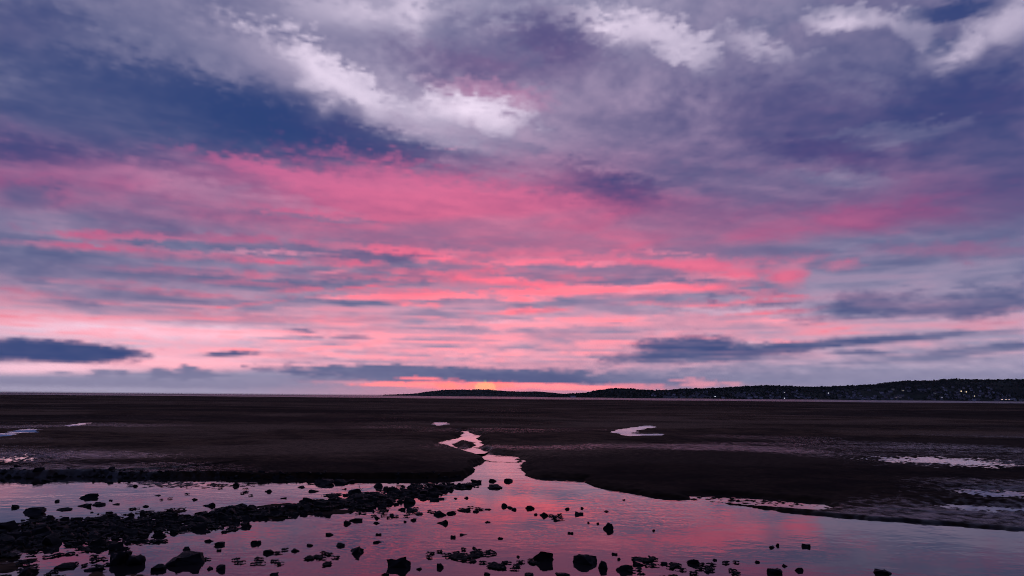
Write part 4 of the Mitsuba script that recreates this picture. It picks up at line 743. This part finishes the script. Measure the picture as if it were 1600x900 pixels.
structure('woodland', mikit.ply(woodland(RIDGE_RIGHT, 3450, 420, 8500, 5.0, 51, lambda t: 0.52 - 0.3 * t), 'tree_material'), 'dark wood covering the crest and slopes of the nearer hill on the right', 'stuff')
structure('headland_woodland', mikit.ply(woodland(RIDGE_MID, 6300, 600, 2600, 5, 52, lambda t: 0.45 - 0.2 * t), 'tree_material'), 'dark trees on the low headland under the sunset glow', 'stuff')
labels['woodland']['category'] = labels['headland_woodland']['category'] = 'woodland'


def house_meshes(w, d, h, roof):
    a, b = w / 2, d / 2
    wall = trimesh.Trimesh([(-a, -b, -3), (a, -b, -3), (a, b, -3), (-a, b, -3), (-a, -b, h), (a, -b, h), (a, b, h), (-a, b, h), (-a, 0, h + roof), (a, 0, h + roof)],
                           [(0, 1, 5), (0, 5, 4), (1, 2, 6), (1, 6, 5), (2, 3, 7), (2, 7, 6), (3, 0, 4), (3, 4, 7), (4, 7, 8), (5, 9, 6)], process=False)
    o = 0.4
    top = trimesh.Trimesh([(-a - o, -b - o, h - 0.25), (a + o, -b - o, h - 0.25), (a + o, 0, h + roof + 0.1), (-a - o, 0, h + roof + 0.1), (-a - o, b + o, h - 0.25), (a + o, b + o, h - 0.25)],
                          [(0, 1, 2), (0, 2, 3), (3, 2, 5), (3, 5, 4)], process=False)
    return wall, top


HOUSE_SHAPES = []
for w, d, h, roof in ((9, 8, 5.2, 3), (12, 8, 5.5, 3.2), (16, 9, 6, 3.5), (24, 9, 6, 3.2), (8, 7, 7.5, 3)):
    wall, top = house_meshes(w, d, h, roof)
    HOUSE_SHAPES.append((wall, top, w, d, h))
house_ply = {}


def part_ply(k, which, m):
    key = (k, which, m)
    if key not in house_ply:
        house_ply[key] = mikit.ply(HOUSE_SHAPES[k][0 if which == 'wall' else 1], m)
    return house_ply[key]


def house(x, y, k, m, turn, label, group=None, name='house'):
    z = float(hill_z(RIDGE_RIGHT, 3450, 420, np.array([x]), np.array([y]))[0])
    key = numbered(name)
    tw = T().translate([x, y, z]).rotate([0, 0, 1], turn)
    scene[key + '__wall'] = {**part_ply(k, 'wall', m), 'to_world': tw}
    scene[key + '__roof'] = {**part_ply(k, 'roof', 'slate_roof'), 'to_world': tw}
    thing(key, label, 'house', group)
    return key, tw


hr = np.random.default_rng(61)
placed = []
while len(placed) < 215:
    x = float(hr.choice([760, 930, 1120, 1190, 1290, 1400, 1580, 1660, 1760, 1900, 1960, 2060, 2150, 2210, 2280, 2360])) + hr.normal(0, 38)
    if not 680 < x < 2440:
        continue
    hgt = ridge_height(RIDGE_RIGHT, x)
    t = abs(hr.normal(0.05, 0.28)) if hr.random() < 0.6 else hr.uniform(0.02, 0.62)
    y = 3450 + 420 * t + 6
    if t > 0.66 or any(abs(x - a) < 17 and abs(y - b) < 14 for a, b in placed) or any(abs(x - a) < 17 and y < b + 12 for a, b in LIT_AT):
        continue
    placed.append((x, y))
    m = hr.choice(['white_render', 'cream_render', 'grey_stone', 'grey_stone'])
    house(float(x), float(y), int(hr.choice(5, p=[0.3, 0.3, 0.2, 0.08, 0.12])), str(m), float(hr.normal(0, 22)), 'small pale house with a slate roof among trees on the far hillside', 'houses on the far hillside')

LIT_SAYS = ['house with one bright window, just under the wood where the hill steps up', 'house with a warm lit window, left of a close pair on the upper slope', 'house with a warm lit window, right of a close pair on the upper slope',
            'house with a pale lit window on the slope right of the hill saddle', 'waterside house with a pinkish lit window, left one of two lit neighbours', 'waterside house with a pinkish lit window, right one of two lit neighbours',
            'lit waterside house, leftmost of the brightest row at the foot of the hill', 'lit waterside house, middle one of the brightest row at the foot of the hill', 'lit waterside house, rightmost of the brightest row at the foot of the hill',
            'house with an amber window below the close lit pair on the slope', 'waterside house with a faint lit window under the left end of the hill', 'waterside house with a faint lit window below the middle of the hill crest',
            'house with a bluish white lit window, halfway up in the thick of the town', 'house with a dim lit window low on the hill, left of the bright waterside row', 'house with a dim lit window high on the middle hill',
            'house with a small lit window beside the one under the hill step']
for k, (x, h) in enumerate(LIT):
    y = LIT_AT[k][1]
    key, tw = house(float(x), y, 1, 'cream_render', 0.0, LIT_SAYS[k], None, 'lit_house')
    a, b, d = 1.6, 1.3, HOUSE_SHAPES[1][3] / 2 + 0.05
    big_ = 1.5 if k in (6, 7, 8, 0, 1, 2) else 1.0
    pane = trimesh.Trimesh([(-a * big_, -d, 1.0), (a * big_, -d, 1.0), (a * big_, -d, 1.2 + 2 * b), (-a * big_, -d, 1.2 + 2 * b)], [(0, 1, 2), (0, 2, 3)], process=False)
    warm = [(0.20, 0.15, 0.085), (0.20, 0.13, 0.11), (0.15, 0.16, 0.17)][0 if k in (1, 2, 9, 15) else 1 if k in (4, 5, 6, 7, 8) else 2]
    scene[key + '__window'] = {**mikit.ply(pane), 'to_world': tw, 'emitter': {'type': 'area', 'radiance': {'type': 'rgb', 'value': [0.8 * q for q in warm]}}}
key, tw = house(290.0, 3458.0, 3, 'white_render', 0.0, 'long white house standing alone on the low neck between the two hills', None, 'white_house')

# ------------------------------------------------------------------ stones in and beside the lagoon


def stone(seed, detail, boxy=0.5):
    """A broken shore stone about 1 x 0.85 m and 1 m tall above its bedding plane: hull of a few blocks, roughened."""
    r = np.random.default_rng(seed)
    n = 16
    p = r.standard_normal((n, 3))
    p /= np.abs(p).max(1, keepdims=True) ** boxy * np.linalg.norm(p, axis=1, keepdims=True) ** (1 - boxy)
    p *= r.uniform(0.75, 1.0, (n, 1))
    m = trimesh.convex.convex_hull(p)
    for _ in range(detail):
        m = m.subdivide()
    v = np.array(m.vertices)
    nrm = m.vertex_normals
    amp = 0.17 if detail else 0.05
    v = v + nrm * ((meshkit.fbm(v * 1.7, 3, seed) - 0.5) * 3 * amp)[:, None] + nrm * ((meshkit.fbm(v * 5, 2, seed + 1) - 0.5) * 0.8 * amp)[:, None]
    v[:, 2] = np.where(v[:, 2] < 0, v[:, 2] * 0.45, v[:, 2])
    lo, hi = v.min(0), v.max(0)
    v[:, :2] = (v[:, :2] - (lo + hi)[:2] / 2) / (hi - lo)[:2] * [1, 0.85]
    v[:, 2] = v[:, 2] / hi[2]
    return trimesh.Trimesh(v, m.faces, process=False)


big_ones = [mikit.ply(stone(100 + k, 2, 0.42), 'stone_material', smooth=32) for k in range(22)]
small_ones = [mikit.ply(stone(200 + k, 1, 0.45), 'stone_material', smooth=32) for k in range(10)]


ROCK_LABELS = {0: 'upright dark stump at the foot of the mud bank, nearest the left edge', 1: 'low dark lump beside the upright stump at the left foot of the mud bank', 2: 'flat dark stone in the water below the mud bank, right of the stump', 6: 'topmost stone of the three-stone heap in the pale water on the left', 7: 'lower left stone of the three-stone heap in the pale water', 8: 'lower right flat stone of the three-stone heap in the pale water', 9: 'small rounded stone above the broad low boulder at the left edge', 10: 'long flat stone in the pale water right of the broad low boulder', 16: 'angular stone on the far edge of the spit, a third across the picture', 17: 'broad low boulder between the pale water and the left end of the spit', 18: 'small stone above the oval one at the near edge of the spit', 19: 'oval stone in the water above the widest boulder', 22: 'tall wedge-shaped boulder, left one of the closest pair at the bottom left', 23: 'rounded boulder leaning beside the tall wedge-shaped one', 24: 'widest boulder, a flat dark block in the near water at lower left', 25: 'small stone just behind the widest flat boulder', 26: 'lumpy stone between the leaning pair and the widest boulder', 28: 'small upright stone right of the widest boulder', 29: 'dark rough boulder in the bottom left corner', 30: 'thin flat slab below the wedge-shaped boulder', 31: 'low flat slab between the corner boulder and the wedge-shaped one', 32: 'squat stone at the near side of the spit, right of the oval one', 33: 'single squarish stone standing clear in the water beyond the spit', 39: 'ragged dark clump at the foot of the mud bank, left of the squarish stone', 40: 'smaller dark clump at the right end of the ragged one below the mud bank', 42: 'flat weedy boulder on the far edge of the spit, below the squarish stone', 44: 'knobbly stone in the creek mouth, leftmost of a loose row', 45: 'low stone just below the knobbly one in the creek mouth', 46: 'peaked stone in the middle of the loose row in the creek mouth', 47: 'flat ragged stone below the peaked one in the creek mouth', 48: 'rounded stone at the right bank of the creek mouth', 59: 'upper one of two stacked-looking stones off the tip of the spit', 60: 'lower one of two stacked-looking stones off the tip of the spit', 73: 'angular boulder left of the biggest round one in the near water', 74: 'rounded stone just left of the angular boulder at the centre of the near water', 75: 'small flat stone left of the two stones at the centre left of the near water', 76: 'flattish stone in the near water between the squat stone and the egg-shaped one', 79: 'biggest round boulder in the near water, with a notch on its right side', 80: 'narrow stone right of the biggest round boulder', 97: 'squarish stone, left one of the small group in mid lagoon', 99: 'small flat stone up left of the pointed one in mid lagoon', 101: 'pointed stone at the right of the small group in mid lagoon', 103: 'knobbly stone below the squarish one in mid lagoon', 104: 'thin flat stone lying low between the mid lagoon group', 108: 'tall block standing alone in the pink water of mid lagoon', 113: 'big blocky boulder with a sloping top, left one of the near trio', 114: 'broad boulder in the middle of the near trio', 115: 'rounded boulder touching the broad one of the near trio', 116: 'rough low boulder at the bottom, right of the near trio', 117: 'flat stone up right of the rough low boulder', 118: 'pointed stone on its own in the pink near water right of centre', 123: 'small stone between the pointed stone and the boulder cut by the bottom edge', 129: 'low stone, left one of two in the violet water', 130: 'tiny upright stone beside the low one in the violet water', 131: 'stone with a thin tail, right one of two in the violet water', 132: 'small slanted stone right of the boulder cut by the bottom edge', 133: 'dark peaked boulder cut by the bottom edge, right of centre', 134: 'farthest right boulder, a long low one at the bottom edge'}


sr = np.random.default_rng(77)
rock_z = z_at([q[0] for q in ROCKS], [q[1] for q in ROCKS])
for k, (x, y, w, h) in enumerate(ROCKS):
    z0 = float(np.clip(rock_z[k], 0.0, 0.06))
    own = ROCK_LABELS.get(k)
    key = numbered('boulder' if own and w > 0.24 else 'stone')
    shape = big_ones[k % 22] if w > 0.16 else small_ones[k % 10]
    turn = float(sr.uniform(-25, 25)) + float(sr.choice([0, 180]))
    scene[key] = {**shape, 'to_world': T().translate([x, y, z0 - 0.01]).rotate([0, 0, 1], turn).scale([w, w * float(sr.uniform(0.8, 1.2)), max(h, 0.03) + 0.01])}
    if own:
        thing(key, own, 'boulder' if w > 0.24 else 'stone')
    else:
        g = 'small stones near the rocky spit' if x < 0.2 else 'small stones in the pink shallows'
        thing(key, 'small dark stone lying in the wet around the rocky spit' if x < 0.2 else 'small dark stone in the pink shallows beyond the spit', 'stone', g)

# the cobbles of the bar: the largest are single stones, the rest one mass
cr = np.random.default_rng(88)
line = LineString(ROCK_BAR)
cob = []
while len(cob) < 4200:
    s = cr.uniform(0, line.length)
    c = np.array(line.interpolate(s).coords[0])
    p = c + cr.normal(0, 1, 2) * [0.9, 1.25]
    cob.append(p)
cob = np.array(cob)
prof = bar_profile(cob[:, 0], cob[:, 1])
patch = meshkit.fbm(np.stack([cob[:, 0] * 1.3, cob[:, 1] * 1.0, 0 * cob[:, 0]], -1), 4, 91)
ok = (prof > 0.03) & (patch + 0.55 * prof > 0.65) & (cob[:, 1] > 9.5)
cob, prof = cob[ok], prof[ok]
size = np.exp(cr.normal(math.log(0.105), 0.5, len(cob))) * (0.75 + 0.35 * prof)
order = np.argsort(-size)
zc = z_at(cob[:, 0], cob[:, 1])
light = [stone(300 + k, 0) for k in range(14)]
mv, mf, off = [], [], 0
mv2, mf2, off2 = [], [], 0
for rank, i in enumerate(order):
    x, y, w = float(cob[i, 0]), float(cob[i, 1]), float(min(size[i], 0.42))
    h = w * float(cr.uniform(0.22, 0.45))
    z0 = float(np.clip(zc[i], -0.02, 0.12))
    turn = float(cr.uniform(0, 360))
    tw = T().translate([x, y, z0 - 0.02]).rotate([0, 0, 1], turn).scale([w, w, h + 0.02])
    if rank < 150:
        key = numbered('cobble')
        scene[key] = {**small_ones[rank % 10], 'to_world': tw}
        thing(key, 'dark weedy cobble bedded in the rocky spit that crosses the lagoon', 'cobble', 'cobbles of the rocky spit')
    else:
        m = light[rank % 14]
        a = math.radians(turn)
        v = m.vertices * [w, w, h + 0.02]
        v = np.column_stack([v[:, 0] * math.cos(a) - v[:, 1] * math.sin(a), v[:, 0] * math.sin(a) + v[:, 1] * math.cos(a), v[:, 2]]) + [x, y, z0 - 0.02]
        mv.append(v)
        mf.append(m.faces + off)
        off += len(v)
# clods fallen from the mud bank
kr = np.random.default_rng(93)
bl = LineString(BANK_LEFT)
cs = kr.uniform(0, bl.length, 300)
cp = np.array([bl.interpolate(q).coords[0] for q in cs]) + kr.normal(0, 1, (300, 2)) * [0.1, 0.2] + [0, 0.1]
cp = cp[meshkit.fbm(np.column_stack([cp[:, 0] * 0.8, 0 * cp[:, 0], 0 * cp[:, 0]]), 3, 95) > 0.42]
cz = np.maximum(0.0, z_at(cp[:, 0], cp[:, 1]) - 0.03)
for c, zz in zip(cp, cz):
    w = float(np.exp(kr.normal(math.log(0.085), 0.4)))
    m = light[kr.integers(14)]
    a = kr.uniform(0, 6.28)
    v = m.vertices * [w * 1.8, w, w * 0.6]
    v = np.column_stack([v[:, 0] * math.cos(a) - v[:, 1] * math.sin(a), v[:, 0] * math.sin(a) + v[:, 1] * math.cos(a), v[:, 2]]) + [c[0], c[1], zz]
    mv2.append(v)
    mf2.append(m.faces + off2)
    off2 += len(v)
structure('mud_clods', mikit.ply((np.concatenate(mv2), np.concatenate(mf2)), 'stone_material', smooth=35), 'dark clods crumbled along the edge of the low mud bank', 'stuff')
labels['mud_clods']['category'] = 'clods'
structure('shingle', mikit.ply((np.concatenate(mv), np.concatenate(mf)), 'stone_material', smooth=35), 'small dark cobbles and shingle packed along the rocky spit', 'stuff')
labels['shingle']['category'] = 'shingle'

# bladder wrack strewn over the bar and in strands in the shallows
wr = np.random.default_rng(99)
spots = [(cob[i], 0.2) for i in wr.integers(0, len(cob), 550)]
for x0, y0, n, spread in WEED:
    spots += [(np.array([x0, y0]) + wr.normal(0, 1, 2) * spread, 0.11) for _ in range(n)]
wv, wf, off = [], [], 0
spot_z = np.maximum(0.004, z_at([c[0] for c, _ in spots], [c[1] for c, _ in spots]) + 0.02)
for (c, L), zb in zip(spots, spot_z):
    a = wr.uniform(0, 6.28)
    for _ in range(7):
        a += wr.normal(0, 1.6)
        n = 5
        pts, aa, p = [], a, np.array(c, float)
        for q in range(n):
            pts.append(p.copy())
            aa += wr.normal(0, 0.3)
            p = p + np.array([math.cos(aa), math.sin(aa)]) * L / n * wr.uniform(0.5, 1.3)
        pts = np.array(pts)
        tdir = np.gradient(pts, axis=0)
        nn = np.stack([-tdir[:, 1], tdir[:, 0]], -1) / (np.linalg.norm(tdir, axis=1, keepdims=True) + 1e-9)
        half = 0.02 * np.array([0.8, 1.1, 1.1, 0.9, 0.3])[:, None] * wr.uniform(0.7, 1.5)
        zz = zb + 0.010 * np.sin(np.linspace(0, 3.1, n)) * wr.uniform(0.2, 1.5) + 0.006
        v = np.concatenate([np.column_stack([pts + nn * half, zz]), np.column_stack([pts - nn * half, zz + wr.normal(0, 0.006, n)]), np.column_stack([pts, zz + 0.012])])
        f = []
        for q in range(n - 1):
            f += [(q, q + 1, 2 * n + q + 1), (q, 2 * n + q + 1, 2 * n + q), (2 * n + q, 2 * n + q + 1, n + q + 1), (2 * n + q, n + q + 1, n + q)]
        wv.append(v)
        wf.append(np.array(f) + off)
        off += len(v)
structure('seaweed', mikit.ply((np.concatenate(wv), np.concatenate(wf)), 'weed_material', smooth=True), 'black wet seaweed strewn over the spit and the shallows', 'stuff')
labels['seaweed']['category'] = 'seaweed'

# a little driftwood twig that stands up out of the bar


def limb(points, r0, r1, sides=6):
    p = np.asarray(points, float)
    rad = np.linspace(r0, r1, len(p))
    ang_ = np.arange(sides) * 2 * np.pi / sides
    v = np.concatenate([q + np.column_stack([r * np.cos(ang_), r * np.sin(ang_), 0 * ang_]) for q, r in zip(p, rad)])
    f = []
    for k in range(len(p) - 1):
        for s in range(sides):
            a, b = k * sides + s, k * sides + (s + 1) % sides
            f += [(a, b, b + sides), (a, b + sides, a + sides)]
    return trimesh.Trimesh(v, f, process=False)


tx, ty = TWIG
tz = max(0.0, float(z_at(tx, ty)[0])) - 0.03
twig = trimesh.util.concatenate([limb([(tx, ty, tz), (tx - 0.02, ty, tz + 0.1), (tx + 0.01, ty, tz + 0.2), (tx - 0.03, ty, tz + 0.3)], 0.013, 0.006),
                                 limb([(tx - 0.01, ty, tz + 0.12), (tx + 0.05, ty, tz + 0.18), (tx + 0.08, ty, tz + 0.22)], 0.009, 0.004),
                                 limb([(tx, ty, tz + 0.17), (tx - 0.06, ty + 0.02, tz + 0.2), (tx - 0.1, ty, tz + 0.21)], 0.008, 0.004)])
scene['twig'] = mikit.ply(twig, 'weed_material', smooth=40)
thing('twig', 'thin forked twig sticking up out of the far edge of the spit', 'twig')

# ------------------------------------------------------------------ the damp evening air over the bay
scene['air'] = {'type': 'homogeneous', 'albedo': {'type': 'rgb', 'value': [0.95, 0.95, 0.95]}, 'sigma_t': 1.1e-5}
scene['haze'] = {'type': 'cube', 'to_world': T().translate([0, 0, 80]).scale([14000, 14000, 84]), 'bsdf': {'type': 'null'}, 'interior': {'type': 'ref', 'id': 'air'}}
structure('haze', scene['haze'], None, 'stuff')
scene['camera']['medium'] = {'type': 'ref', 'id': 'air'}
